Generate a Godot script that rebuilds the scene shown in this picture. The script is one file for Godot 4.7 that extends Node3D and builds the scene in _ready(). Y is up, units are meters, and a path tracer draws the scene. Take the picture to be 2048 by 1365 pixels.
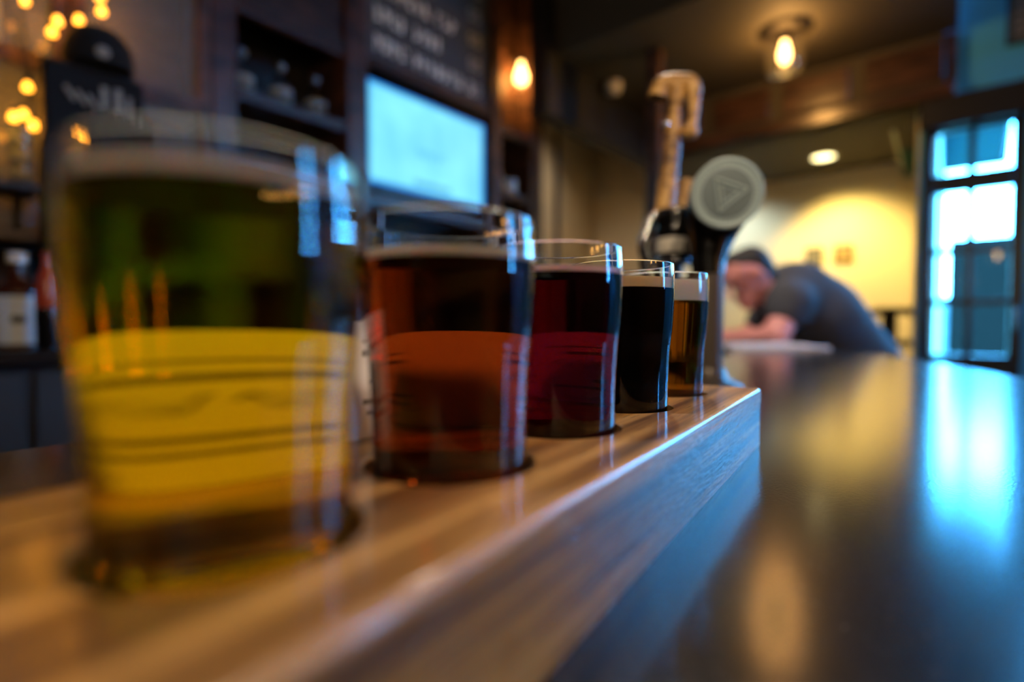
extends Node3D
# A flight of five beers on a wooden paddle board, on a dark stone bar.
# Room axes: X = away from the back bar (v), -Z = along the back bar (u), Y = up, floor at 0.

const EYE := 1.144
const FPX := 1060.0
const BAR_Y := 1.05
const BOARD_H := 0.044

var M := {}
var taken := {}
var cam: Camera3D

# ------------------------------------------------------------------ places
func W(u: float, v: float, h: float) -> Vector3:      # room place, h measured from the eye
	return Vector3(v, EYE + h, -u)

func P(px: float, py: float, z: float) -> Vector3:    # a place read off the photograph at depth z (metres along the lens axis)
	var c := cam.transform
	return c.origin + (-c.basis.z + c.basis.x * (px - 1024.0) / FPX - c.basis.y * (py - 682.5) / FPX) * z

func PV(px: float, py: float, v: float) -> Vector3:   # the place where that line of sight meets the plane at distance v before the back wall
	var d := P(px, py, 1.0) - cam.position
	return cam.position + d * (v / d.x)

# ------------------------------------------------------------------ naming
func numbered(called: String) -> String:
	if not taken.has(called):
		taken[called] = 0
		return called
	taken[called] += 1
	return "%s_%03d" % [called, taken[called]]

func tag(o: Node, label: String, category: String, group := "") -> Node:
	o.set_meta("label", label)
	o.set_meta("category", category)
	if group != "":
		o.set_meta("group", group)
	return o

func thing(called: String, label: String, category: String, at := Vector3.ZERO, turn := 0.0, group := "") -> Node3D:
	var o := Node3D.new()
	o.name = numbered(called)
	add_child(o)
	o.position = at
	o.rotation.y = turn
	tag(o, label, category, group)
	return o

func part(called: String, mesh: Mesh, m: Material, parent: Node, xf := Transform3D.IDENTITY) -> MeshInstance3D:
	var o := MeshInstance3D.new()
	o.name = called
	o.mesh = mesh
	if m:
		o.material_override = m
	o.transform = xf
	parent.add_child(o, true)
	return o

func single(called: String, mesh: Mesh, m: Material, label: String, category: String, at := Vector3.ZERO, turn := 0.0, group := "") -> MeshInstance3D:
	var o := part(numbered(called), mesh, m, self)
	o.position = at
	o.rotation.y = turn
	tag(o, label, category, group)
	return o

func struct(called: String, mesh: Mesh, m: Material, parent: Node = null) -> MeshInstance3D:
	var o := part(called, mesh, m, parent if parent else self)
	if parent == null:
		o.set_meta("kind", "structure")
	return o

func T(x: float, y: float, z: float) -> Transform3D:
	return Transform3D(Basis.IDENTITY, Vector3(x, y, z))

# ------------------------------------------------------------------ mesh helpers
func begin() -> SurfaceTool:
	var st := SurfaceTool.new()
	st.begin(Mesh.PRIMITIVE_TRIANGLES)
	return st

func tri(st: SurfaceTool, a: Vector3, b: Vector3, c: Vector3, na: Vector3, nb: Vector3, nc: Vector3) -> void:
	var x := (b - a).cross(c - a)
	if x.length_squared() < 1e-20:
		return
	if x.dot(na + nb + nc) > 0.0:
		var t := b; b = c; c = t
		t = nb; nb = nc; nc = t
	st.set_normal(na); st.add_vertex(a)
	st.set_normal(nb); st.add_vertex(b)
	st.set_normal(nc); st.add_vertex(c)

func quad(st: SurfaceTool, a: Vector3, b: Vector3, c: Vector3, d: Vector3, n: Vector3) -> void:
	tri(st, a, b, c, n, n, n)
	tri(st, a, c, d, n, n, n)

func add_box(st: SurfaceTool, lo: Vector3, hi: Vector3, bevel := 0.0) -> void:
	var ctr := (lo + hi) / 2.0
	var hs := (hi - lo) / 2.0
	var b: float = minf(bevel, minf(hs.x, minf(hs.y, hs.z)) * 0.9)
	var pt := func(s: Vector3, k: int) -> Vector3:
		var p := Vector3(s.x * hs.x, s.y * hs.y, s.z * hs.z)
		for i in 3:
			if i != k:
				p[i] -= s[i] * b
		return ctr + p
	var sg := [-1.0, 1.0]
	for k in 3:
		for s in sg:
			var i1 := (k + 1) % 3
			var i2 := (k + 2) % 3
			var c := []
			for q in [[-1.0, -1.0], [1.0, -1.0], [1.0, 1.0], [-1.0, 1.0]]:
				var v := Vector3.ZERO
				v[k] = s; v[i1] = q[0]; v[i2] = q[1]
				c.append(pt.call(v, k))
			var n := Vector3.ZERO
			n[k] = s
			quad(st, c[0], c[1], c[2], c[3], n)
	if b <= 0.0:
		return
	for k in 3:                      # edges along axis k
		var i1 := (k + 1) % 3
		var i2 := (k + 2) % 3
		for s1 in sg:
			for s2 in sg:
				var va := Vector3.ZERO
				var vb := Vector3.ZERO
				va[k] = -1.0; vb[k] = 1.0
				va[i1] = s1; vb[i1] = s1; va[i2] = s2; vb[i2] = s2
				var n := Vector3.ZERO
				n[i1] = s1; n[i2] = s2
				quad(st, pt.call(va, i1), pt.call(vb, i1), pt.call(vb, i2), pt.call(va, i2), n.normalized())
	for sx in sg:
		for sy in sg:
			for sz in sg:
				var v := Vector3(sx, sy, sz)
				var n := v.normalized()
				tri(st, pt.call(v, 0), pt.call(v, 1), pt.call(v, 2), n, n, n)

func box(lo: Vector3, hi: Vector3, bevel := 0.0) -> ArrayMesh:
	var st := begin()
	add_box(st, lo, hi, bevel)
	return st.commit()

func sbox(size: Vector3, bevel := 0.0) -> ArrayMesh:
	return box(-size / 2.0, size / 2.0, bevel)

# box given in room terms: u range, v range, h range
func rbox(u0: float, u1: float, v0: float, v1: float, h0: float, h1: float, bevel := 0.0) -> ArrayMesh:
	var st := begin()
	add_rbox(st, u0, u1, v0, v1, h0, h1, bevel)
	return st.commit()

func add_rbox(st: SurfaceTool, u0: float, u1: float, v0: float, v1: float, h0: float, h1: float, bevel := 0.0) -> void:
	add_box(st, Vector3(v0, EYE + h0, -u1), Vector3(v1, EYE + h1, -u0), bevel)

# profiles: arrays of Vector2(radius, y); each array is one smooth stretch. Going up faces outwards.
func add_lathe(st: SurfaceTool, runs: Array, seg := 48, at := Vector3.ZERO, flip := false) -> void:
	for run in runs:
		var n := []
		for i in run.size():
			var a: Vector2 = run[maxi(i - 1, 0)]
			var b: Vector2 = run[mini(i + 1, run.size() - 1)]
			var d := (b - a).normalized()
			n.append(Vector2(d.y, -d.x) * (-1.0 if flip else 1.0))
		for i in run.size() - 1:
			for k in seg:
				var t0 := TAU * k / seg
				var t1 := TAU * (k + 1) / seg
				var p := []
				var q := []
				for e in [[i, t0], [i, t1], [i + 1, t1], [i + 1, t0]]:
					var r: Vector2 = run[e[0]]
					var m: Vector2 = n[e[0]]
					p.append(at + Vector3(r.x * cos(e[1]), r.y, r.x * sin(e[1])))
					q.append(Vector3(m.x * cos(e[1]), m.y, m.x * sin(e[1])))
				tri(st, p[0], p[1], p[2], q[0], q[1], q[2])
				tri(st, p[0], p[2], p[3], q[0], q[2], q[3])

func lathe(runs: Array, seg := 48) -> ArrayMesh:
	var st := begin()
	add_lathe(st, runs, seg)
	return st.commit()

func smooth(ctrl: Array, per := 6) -> Array:      # Catmull-Rom through Vector2 / Vector3 points
	var out := []
	for i in ctrl.size() - 1:
		var p0 = ctrl[maxi(i - 1, 0)]
		var p1 = ctrl[i]
		var p2 = ctrl[i + 1]
		var p3 = ctrl[mini(i + 2, ctrl.size() - 1)]
		for k in per:
			var t := float(k) / per
			out.append(p1.cubic_interpolate(p2, p0, p3, t))
	out.append(ctrl[-1])
	return out

func add_tube(st: SurfaceTool, path: Array, radii: Array, seg := 16, caps := true) -> void:
	var rings := []
	var side := Vector3.ZERO
	for i in path.size():
		var d: Vector3 = (path[mini(i + 1, path.size() - 1)] - path[maxi(i - 1, 0)]).normalized()
		if i == 0:
			side = d.cross(Vector3.UP if absf(d.y) < 0.9 else Vector3.RIGHT).normalized()
		side = (side - d * side.dot(d)).normalized()
		var oth := d.cross(side)
		var r: float = radii[mini(i, radii.size() - 1)]
		var ring := []
		for k in seg:
			var t := TAU * k / seg
			var n := side * cos(t) + oth * sin(t)
			ring.append([path[i] + n * r, n])
		rings.append(ring)
	for i in rings.size() - 1:
		for k in seg:
			var a = rings[i][k]
			var b = rings[i][(k + 1) % seg]
			var c = rings[i + 1][(k + 1) % seg]
			var d2 = rings[i + 1][k]
			tri(st, a[0], b[0], c[0], a[1], b[1], c[1])
			tri(st, a[0], c[0], d2[0], a[1], c[1], d2[1])
	if caps:
		for e in [[0, 1], [path.size() - 1, path.size() - 2]]:
			var n: Vector3 = (path[e[0]] - path[e[1]]).normalized()
			for k in seg:
				tri(st, path[e[0]], rings[e[0]][k][0], rings[e[0]][(k + 1) % seg][0], n, n, n)

func tube(path: Array, radii: Array, seg := 16) -> ArrayMesh:
	var st := begin()
	add_tube(st, path, radii, seg)
	return st.commit()

# flat outline (Vector2 x,z) lifted from y0 to y1, with a chamfer along the top edge
func slab(poly: PackedVector2Array, y0: float, y1: float, ch := 0.0) -> ArrayMesh:
	var st := begin()
	var idx := Geometry2D.triangulate_polygon(poly)
	var top := poly
	if ch > 0.0:
		top = Geometry2D.offset_polygon(poly, -ch)[0]
		if top.size() != poly.size():
			top = poly
	if top == poly:
		ch = 0.0
	else:                                   # line the inner outline up with the outer one
		var best := 0
		for i in top.size():
			if top[i].distance_to(poly[0]) < top[best].distance_to(poly[0]):
				best = i
		var re := PackedVector2Array()
		for i in top.size():
			re.append(top[(best + i) % top.size()])
		top = re
	var ti := Geometry2D.triangulate_polygon(top)
	for i in range(0, ti.size(), 3):
		tri(st, V(top[ti[i]], y1), V(top[ti[i + 1]], y1), V(top[ti[i + 2]], y1), Vector3.UP, Vector3.UP, Vector3.UP)
	for i in range(0, idx.size(), 3):
		tri(st, V(poly[idx[i]], y0), V(poly[idx[i + 1]], y0), V(poly[idx[i + 2]], y0), Vector3.DOWN, Vector3.DOWN, Vector3.DOWN)
	var ccw := 0.0
	for i in poly.size():
		ccw += poly[i].cross(poly[(i + 1) % poly.size()])
	for i in poly.size():
		var a := poly[i]
		var b := poly[(i + 1) % poly.size()]
		var d := (b - a).normalized()
		var n2 := Vector2(d.y, -d.x) * (1.0 if ccw > 0.0 else -1.0)
		var n := Vector3(n2.x, 0, n2.y)
		quad(st, V(a, y0), V(b, y0), V(b, y1 - ch), V(a, y1 - ch), n)
		if ch > 0.0:
			var c := top[i]
			var e := top[(i + 1) % top.size()]
			quad(st, V(a, y1 - ch), V(b, y1 - ch), V(e, y1), V(c, y1), (n + Vector3.UP).normalized())
	return st.commit()

func V(p: Vector2, y: float) -> Vector3:
	return Vector3(p.x, y, p.y)

# ------------------------------------------------------------------ blended bodies, meshed as surface nets
func field(p: Vector3, bones: Array, k: float) -> float:
	var s := 0.0
	for b in bones:
		var a: Vector3 = b[0]
		var ab: Vector3 = b[1] - a
		var l := ab.length_squared()
		var t := 0.0 if l < 1e-9 else clampf((p - a).dot(ab) / l, 0.0, 1.0)
		var d: float = (p - a - ab * t).length() - lerpf(b[2], b[3], t)
		s += exp(-minf(d, 0.6) / k)
	return -k * log(maxf(s, 1e-30))

func nets(bones: Array, cell: float, k := 0.015, cuts := []) -> ArrayMesh:
	var lo := Vector3.INF
	var hi := -Vector3.INF
	for b in bones:
		var r: float = maxf(b[2], b[3]) + cell * 2.5 + k
		for e in [b[0], b[1]]:
			lo = lo.min(e - Vector3.ONE * r)
			hi = hi.max(e + Vector3.ONE * r)
	var n := Vector3i(((hi - lo) / cell).ceil()) + Vector3i.ONE
	var g := PackedFloat32Array()
	g.resize(n.x * n.y * n.z)
	var o := 0
	for z in n.z:
		for y in n.y:
			for x in n.x:
				var p := lo + Vector3(x, y, z) * cell
				var d := field(p, bones, k)
				for c in cuts:
					d = maxf(d, (p - c[0]).dot(c[1]))
				g[o] = d
				o += 1
	var at := {}
	var sx := 1
	var sy := n.x
	var sz := n.x * n.y
	var verts := []
	var norms := []
	for z in n.z - 1:
		for y in n.y - 1:
			for x in n.x - 1:
				var i := x + y * sy + z * sz
				var inside := 0
				var c := [g[i], g[i + sx], g[i + sy], g[i + sx + sy], g[i + sz], g[i + sx + sz], g[i + sy + sz], g[i + sx + sy + sz]]
				for q in c:
					if q < 0.0:
						inside += 1
				if inside == 0 or inside == 8:
					continue
				var sum := Vector3.ZERO
				var m := 0
				for e in [[0, 1], [2, 3], [4, 5], [6, 7], [0, 2], [1, 3], [4, 6], [5, 7], [0, 4], [1, 5], [2, 6], [3, 7]]:
					var a: float = c[e[0]]
					var b: float = c[e[1]]
					if (a < 0.0) != (b < 0.0):
						var t := a / (a - b)
						var pa := Vector3(e[0] & 1, (e[0] >> 1) & 1, (e[0] >> 2) & 1)
						var pb := Vector3(e[1] & 1, (e[1] >> 1) & 1, (e[1] >> 2) & 1)
						sum += pa.lerp(pb, t)
						m += 1
				at[i] = verts.size()
				verts.append(lo + (Vector3(x, y, z) + sum / m) * cell)
				norms.append(Vector3(c[1] + c[3] + c[5] + c[7] - c[0] - c[2] - c[4] - c[6], c[2] + c[3] + c[6] + c[7] - c[0] - c[1] - c[4] - c[5], c[4] + c[5] + c[6] + c[7] - c[0] - c[1] - c[2] - c[3]).normalized())
	var st := begin()
	for z in range(1, n.z - 1):
		for y in range(1, n.y - 1):
			for x in range(1, n.x - 1):
				var i := x + y * sy + z * sz
				for e in [[sx, sy, sz], [sy, sz, sx], [sz, sx, sy]]:
					if (g[i] < 0.0) != (g[i + e[0]] < 0.0):
						var q := [i, i - e[1], i - e[1] - e[2], i - e[2]]
						if at.has(q[0]) and at.has(q[1]) and at.has(q[2]) and at.has(q[3]):
							var w := q.map(func(j): return at[j])
							tri(st, verts[w[0]], verts[w[1]], verts[w[2]], norms[w[0]], norms[w[1]], norms[w[2]])
							tri(st, verts[w[0]], verts[w[2]], verts[w[3]], norms[w[0]], norms[w[2]], norms[w[3]])
	return st.commit()

# ------------------------------------------------------------------ materials
func mat(name_: String, c: Color, rough := 0.6, metal := 0.0) -> StandardMaterial3D:
	var m := StandardMaterial3D.new()
	m.resource_name = name_
	m.albedo_color = c
	m.roughness = rough
	m.metallic = metal
	M[name_] = m
	return m

func glow(name_: String, c: Color, e: float) -> StandardMaterial3D:
	var m := mat(name_, Color(0.9, 0.85, 0.75), 0.4)
	m.emission_enabled = true
	m.emission = c
	m.emission_energy_multiplier = e
	return m

func pane(name_: String, c: Color, alpha := 0.05, rough := 0.0) -> StandardMaterial3D:
	var m := mat(name_, Color(c.r, c.g, c.b, alpha), rough)
	m.transparency = BaseMaterial3D.TRANSPARENCY_ALPHA
	return m

func clear(name_: String, c: Color, scale_: float, rough := 0.0) -> StandardMaterial3D:
	var m := mat(name_, Color(c.r, c.g, c.b, 0.0), rough)
	m.transparency = BaseMaterial3D.TRANSPARENCY_ALPHA
	m.refraction_enabled = true
	m.refraction_scale = scale_
	m.cull_mode = BaseMaterial3D.CULL_DISABLED
	return m

func noise(seed_: int, freq: float, octaves := 4) -> FastNoiseLite:
	var n := FastNoiseLite.new()
	n.seed = seed_
	n.noise_type = FastNoiseLite.TYPE_SIMPLEX_SMOOTH
	n.frequency = freq
	n.fractal_octaves = octaves
	return n

# wood: grain runs along the texture's x; wraps round by sampling on a torus in x
func wood_image(seed_: int, w: int, h: int, dark: Color, mid: Color, light: Color, streak := 1.0) -> ImageTexture:
	var a := noise(seed_, 1.0, 4)
	var b := noise(seed_ + 7, 1.0, 3)
	var im := Image.create(w, h, false, Image.FORMAT_RGB8)
	for y in h:
		var fy := float(y) / h
		for x in w:
			var t := TAU * x / w
			var t2 := TAU * fy
			var wob := b.get_noise_3d(cos(t) * 0.3, sin(t) * 0.3, fy * 3.0) * 0.3
			var fine := a.get_noise_3d(cos(t) * 0.7, sin(t) * 0.7, fy * 60.0)
			var broad := b.get_noise_3d(cos(t) * 0.3 + 5.0, sin(t) * 0.3, fy * 9.0 + wob)
			var pores := a.get_noise_3d(cos(t) * 4.0 + 9.0, sin(t) * 4.0, fy * 160.0)
			var q := clampf(0.5 + streak * (broad * 0.95 + fine * 0.35), 0.0, 1.0)
			var c := dark.lerp(mid, q * 2.0) if q < 0.5 else mid.lerp(light, q * 2.0 - 1.0)
			if pores > 0.28:
				c = c.lerp(dark, minf(1.0, (pores - 0.28) * 3.0))
			im.set_pixel(x, y, c)
	return ImageTexture.create_from_image(im)

func wood(name_: String, tex: Texture2D, scale_: Vector3, rough := 0.4, tint := Color.WHITE) -> StandardMaterial3D:
	var m := mat(name_, tint, rough)
	m.albedo_texture = tex
	m.uv1_triplanar = true
	m.uv1_scale = scale_
	m.uv1_triplanar_sharpness = 8.0
	return m

func materials() -> void:
	# --- oak board
	var oak := wood_image(3, 768, 384, Color(0.30, 0.19, 0.09), Color(0.57, 0.41, 0.21), Color(0.70, 0.53, 0.30), 1.15)
	var ob := wood("board_varnish", oak, Vector3(1.3, 6.0, 6.0), 0.40)
	ob.clearcoat_enabled = true
	ob.clearcoat = 0.7
	ob.clearcoat_roughness = 0.13
	ob.heightmap_enabled = true
	ob.heightmap_texture = oak
	ob.heightmap_scale = 0.012
	var fleck := Image.create(512, 256, false, Image.FORMAT_RGB8)
	var fn := noise(77, 1.0, 3)
	for y in 256:
		for x in 512:
			var q := 0.5 + 0.5 * fn.get_noise_2d(x * 0.08, y * 0.28)
			fleck.set_pixel(x, y, Color(q, q, q))
	var of := wood("board_sawn", oak, Vector3(1.3, 6.0, 6.0), 0.36)
	of.heightmap_enabled = true
	of.heightmap_texture = ImageTexture.create_from_image(fleck)
	of.heightmap_scale = 0.05
	# --- dark stained wood of the back bar
	var walnut := wood_image(11, 512, 256, Color(0.13, 0.085, 0.065), Color(0.23, 0.155, 0.12), Color(0.31, 0.215, 0.165), 1.0)
	wood("cabinet_wood", walnut, Vector3(1.1, 3.0, 3.0), 0.38)
	var up := wood("upright_wood", walnut, Vector3(3.0, 1.1, 3.0), 0.38, Color(1.15, 1.1, 1.15))
	wood("soffit_wood", walnut, Vector3(1.3, 2.0, 0.9), 0.3)
	wood("pale_frame", walnut, Vector3(3.0, 1.1, 3.0), 0.45, Color(1.3, 1.3, 1.25))
	wood("handle_wood", oak, Vector3(9.0, 3.0, 9.0), 0.5, Color(1.15, 1.2, 1.25))
	# --- bar stone
	var spk := Image.create(512, 512, false, Image.FORMAT_RGB8)
	var rg := RandomNumberGenerator.new()
	rg.seed = 5
	var sn := noise(21, 0.03, 3)
	for y in 512:
		for x in 512:
			var q := 0.085 + 0.025 * sn.get_noise_2d(x, y) + rg.randf() * 0.035
			spk.set_pixel(x, y, Color(q * 0.98, q, q * 1.04))
	for i in 2600:
		var x := rg.randi() % 512
		var y := rg.randi() % 512
		var q := 0.2 + rg.randf() * 0.22
		spk.set_pixel(x, y, Color(q, q * 1.0, q * 1.02))
		if rg.randf() < 0.35:
			spk.set_pixel((x + 1) % 512, y, Color(q, q, q))
	var st := mat("bar_stone", Color.WHITE, 0.165)
	st.albedo_texture = ImageTexture.create_from_image(spk)
	st.uv1_triplanar = true
	st.uv1_world_triplanar = true
	st.uv1_scale = Vector3(4.0, 4.0, 4.0)
	st.heightmap_enabled = true
	var bump := Image.create(512, 512, false, Image.FORMAT_RGB8)
	var bn := noise(31, 0.22, 2)
	for y in 512:
		for x in 512:
			var q := 0.5 + 0.45 * bn.get_noise_2d(x, y) + (rg.randf() - 0.5) * 0.08
			bump.set_pixel(x, y, Color(q, q, q))
	st.heightmap_texture = ImageTexture.create_from_image(bump)
	st.heightmap_scale = 0.0025
	# --- glass and beer
	clear("tumbler_glass", Color(0.99, 1.0, 1.0), 0.05)
	for b in [["pale", Color(0.90, 0.745, 0.03)], ["amber", Color(0.62, 0.24, 0.05)], ["ruby", Color(0.40, 0.03, 0.08)], ["stout", Color(0.05, 0.025, 0.02)], ["gold", Color(0.80, 0.52, 0.11)]]:
		clear("beer_wall_" + b[0], b[1], 0.0128)
		clear("beer_top_" + b[0], b[1].lerp(Color.WHITE, 0.3), 0.0333)
	for f in [["pale", Color(0.88, 0.87, 0.84)], ["amber", Color(0.90, 0.86, 0.78)], ["ruby", Color(0.95, 0.79, 0.83)], ["stout", Color(0.90, 0.79, 0.60)], ["gold", Color(0.96, 0.96, 0.96)]]:
		var m := mat("foam_" + f[0], f[1], 0.9)
		m.subsurf_scatter_enabled = true
		m.subsurf_scatter_strength = 0.25
	# --- room
	mat("floor_wood", Color(0.20, 0.13, 0.09), 0.35)
	mat("black_paint", Color(0.045, 0.047, 0.05), 0.55)
	mat("ceiling_paint", Color(0.21, 0.19, 0.15), 0.8)
	mat("dark_ceiling", Color(0.08, 0.085, 0.09), 0.8)
	mat("cream_wall", Color(0.86, 0.80, 0.66), 0.85)
	mat("beige_wall", Color(0.70, 0.64, 0.53), 0.85)
	mat("white_wall", Color(0.88, 0.90, 0.90), 0.8)
	mat("wall_daylight_tint", Color(0.25, 0.64, 0.84), 0.8)  # pale wall with the blue daylight painted into its colour
	mat("brown_wall", Color(0.28, 0.2, 0.15), 0.8)
	mat("frame_black", Color(0.10, 0.125, 0.14), 0.35)
	pane("window_glass", Color(0.2, 0.25, 0.25), 0.004)
	pane("lamp_glass", Color(1.0, 0.98, 0.92), 0.004)
	pane("cabinet_glass", Color(0.9, 0.95, 0.95), 0.08)
	clear("ware_glass", Color(0.93, 0.98, 1.0), 0.05)
	# --- metals, plastics
	mat("chrome", Color(0.86, 0.88, 0.9), 0.12, 1.0)
	mat("steel", Color(0.55, 0.58, 0.6), 0.35, 1.0)
	mat("black_enamel", Color(0.035, 0.037, 0.042), 0.22)
	mat("medallion_tin", Color(0.58, 0.66, 0.69), 0.45, 0.1)
	mat("medallion_dark", Color(0.38, 0.44, 0.47), 0.5, 0.1)
	mat("bronze", Color(0.30, 0.27, 0.25), 0.4, 0.3)
	mat("dark_metal", Color(0.12, 0.10, 0.08), 0.4, 0.7)
	mat("tv_plastic", Color(0.03, 0.03, 0.035), 0.3)
	mat("slate", Color(0.17, 0.19, 0.20), 0.75)
	# --- cloth, skin
	mat("shirt", Color(0.25, 0.26, 0.29), 0.9)
	mat("skin", Color(0.85, 0.57, 0.55), 0.5)
	mat("hair", Color(0.085, 0.06, 0.05), 0.7)
	mat("trousers", Color(0.13, 0.14, 0.18), 0.9)
	mat("shoe", Color(0.08, 0.06, 0.05), 0.5)
	mat("black_felt", Color(0.03, 0.03, 0.04), 0.95)
	mat("pale_print", Color(0.58, 0.55, 0.50), 0.8)
	mat("paper_white", Color(0.87, 0.85, 0.86), 0.8)
	mat("chair_black", Color(0.06, 0.055, 0.05), 0.35)
	mat("awning_teal", Color(0.24, 0.36, 0.34), 0.8)
	M["awning_teal"].backlight_enabled = true
	M["awning_teal"].backlight = Color(0.15, 0.24, 0.24)
	mat("brick_grey", Color(0.085, 0.065, 0.05), 0.9)
	mat("dark_grey", Color(0.04, 0.041, 0.043), 0.85)
	mat("pavement", Color(0.08, 0.075, 0.07), 0.9)
	for q in ["brick_grey", "dark_grey", "pavement", "awning_teal"]:
		M[q].metallic_specular = 0.05
	mat("bottle_brown", Color(0.22, 0.09, 0.04), 0.12)
	mat("label_white", Color(0.75, 0.77, 0.78), 0.6)
	mat("orange_red", Color(0.62, 0.20, 0.09), 0.3)
	mat("bottle_black", Color(0.03, 0.03, 0.035), 0.15)
	mat("ceramic", Color(0.80, 0.78, 0.74), 0.25)
	glow("bulb_warm", Color(1.0, 0.76, 0.42), 12.0)
	glow("bulb_globe", Color(1.0, 0.70, 0.34), 38.0)
	glow("bulb_amber", Color(1.0, 0.62, 0.16), 7.0)
	glow("downlight_glow", Color(1.0, 0.93, 0.66), 6.0)

# ------------------------------------------------------------------ lamps
func omni(at: Vector3, c: Color, e: float, size := 0.03, parent: Node = null) -> OmniLight3D:
	var l := OmniLight3D.new()
	l.name = "bulb_light"
	l.light_color = c
	l.light_energy = e
	l.light_size = size
	l.omni_range = 14.0
	l.omni_attenuation = 2.0
	l.shadow_enabled = true
	(parent if parent else self).add_child(l, true)
	l.position = at
	return l

# a ceiling lamp: plate, socket, clear jar, long glowing bulb; 'at' is the point on the ceiling
func jar_lamp(label: String, at: Vector3, energy: float, drop := 0.0, group := "jar lamps of the room", tone := Color(1.0, 0.72, 0.38)) -> Node3D:
	var t := thing("jar_lamp", label, "lamp", at, 0.0, group)
	part("ceiling_plate", lathe([[Vector2(0, -0.022), Vector2(0.12, -0.022), Vector2(0.15, -0.014), Vector2(0.155, 0.0)]], 40), M.dark_metal, t)
	if drop > 0.0:
		part("cord", tube([Vector3(0, -0.01, 0), Vector3(0, -drop - 0.02, 0)], [0.004], 8), M.dark_metal, t)
	part("socket", lathe([[Vector2(0, -0.075 - drop), Vector2(0.024, -0.075 - drop), Vector2(0.026, -0.04 - drop), Vector2(0.05, -0.018 - drop), Vector2(0.0, -0.012 - drop)]], 24), M.dark_metal, t)
	var prof := smooth([Vector2(0.085, -0.03 - drop), Vector2(0.105, -0.06 - drop), Vector2(0.108, -0.15 - drop), Vector2(0.105, -0.25 - drop), Vector2(0.085, -0.275 - drop), Vector2(0.0, -0.28 - drop)], 4)
	part("jar", lathe([prof], 36), M.lamp_glass, t)
	var bp := smooth([Vector2(0.016, -0.07 - drop), Vector2(0.022, -0.10 - drop), Vector2(0.034, -0.15 - drop), Vector2(0.030, -0.19 - drop), Vector2(0.012, -0.215 - drop), Vector2(0.0, -0.218 - drop)], 5)
	part("bulb", lathe([bp], 20), M.bulb_warm, t)
	omni(Vector3(0, -0.15 - drop, 0), tone, energy, 0.03, t)
	return t

# ------------------------------------------------------------------ the flight
const GLASS_OUT := [[0.0, 0.0262], [0.002, 0.0274], [0.014, 0.0279], [0.027, 0.0281], [0.040, 0.0285], [0.050, 0.0291], [0.060, 0.0301], [0.070, 0.0309], [0.080, 0.0314], [0.090, 0.0315], [0.097, 0.0312], [0.100, 0.0310]]
const WALL := 0.0016

func glass_r(y: float) -> float:
	for i in GLASS_OUT.size() - 1:
		if y <= GLASS_OUT[i + 1][0]:
			return lerpf(GLASS_OUT[i][1], GLASS_OUT[i + 1][1], (y - GLASS_OUT[i][0]) / (GLASS_OUT[i + 1][0] - GLASS_OUT[i][0]))
	return GLASS_OUT[-1][1]

func beer_glass(parent_at: Transform3D, x: float, kind: String, beer_y: float, foam_y: float, label: String) -> void:
	var t := thing("beer_glass", label, "beer glass", parent_at * Vector3(x, BOARD_H - 0.014, 0.0), 0.0, "beers of the tasting flight")
	var ctrl := []
	for q in GLASS_OUT:
		ctrl.append(Vector2(q[1], q[0]))
	var outer := smooth(ctrl.slice(1), 5)
	var inner_at := func(y: float) -> float:
		var r := 0.0
		for i in outer.size() - 1:
			if y <= outer[i + 1].y or i == outer.size() - 2:
				r = lerpf(outer[i].x, outer[i + 1].x, clampf((y - outer[i].y) / (outer[i + 1].y - outer[i].y), 0, 1))
				break
		return r - WALL
	# glass: underside, outside, rounded rim, inside above the beer
	var top: Vector2 = outer[-1]
	var rim := []
	for i in 9:
		var a := PI * i / 8.0
		rim.append(Vector2(top.x - WALL / 2.0 + cos(a) * WALL / 2.0, top.y + sin(a) * WALL / 2.0))
	var inside := []
	var y := top.y
	while y > beer_y + 0.0005:
		inside.append(Vector2(inner_at.call(y), y))
		y -= 0.0015
	inside.append(Vector2(inner_at.call(beer_y), beer_y))
	part("tumbler", lathe([[Vector2(0, 0.0015), Vector2(0.022, 0.0010), Vector2(0.0245, 0.0), Vector2(0.0262, 0.0004), outer[0]], outer, rim, inside], 96), M.tumbler_glass, t)
	# beer: the wall of the drink is the border between glass and beer, so it faces the drink
	var base := 0.008
	var wall := [Vector2(0.0, base), Vector2(0.018, base), Vector2(0.0235, base + 0.0012), Vector2(inner_at.call(base + 0.005), base + 0.005)]
	y = base + 0.008
	while y < beer_y - 0.001:
		wall.append(Vector2(inner_at.call(y), y))
		y += 0.003
	wall.append(Vector2(inner_at.call(beer_y), beer_y))
	var st := begin()
	add_lathe(st, [wall], 96, Vector3.ZERO, true)
	var mesh := st.commit()
	var st2 := begin()
	add_lathe(st2, [[Vector2(inner_at.call(beer_y), beer_y), Vector2(0.0, beer_y)]], 96)
	st2.commit(mesh)
	mesh.surface_set_material(0, M["beer_wall_" + kind])
	mesh.surface_set_material(1, M["beer_top_" + kind])
	part("beer", mesh, null, t)
	# foam
	var fr := []
	y = beer_y + 0.00015
	while y < foam_y:
		fr.append(Vector2(inner_at.call(y) - 0.00012, y))
		y += 0.0012
	fr.append(Vector2(inner_at.call(foam_y) - 0.00012, foam_y))
	var rn := noise(int(x * 1000), 60.0, 3)
	var topf := [fr[-1], Vector2(fr[-1].x - 0.0006, foam_y - 0.0003)]
	for i in range(1, 9):
		var r: float = (fr[-1].x - 0.0006) * (1.0 - i / 8.0)
		topf.append(Vector2(r, foam_y - 0.0005 + rn.get_noise_1d(i) * 0.0008))
	part("foam", lathe([[Vector2(0, beer_y + 0.00015), fr[0]], fr, topf], 64), M["foam_" + kind], t)

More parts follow.
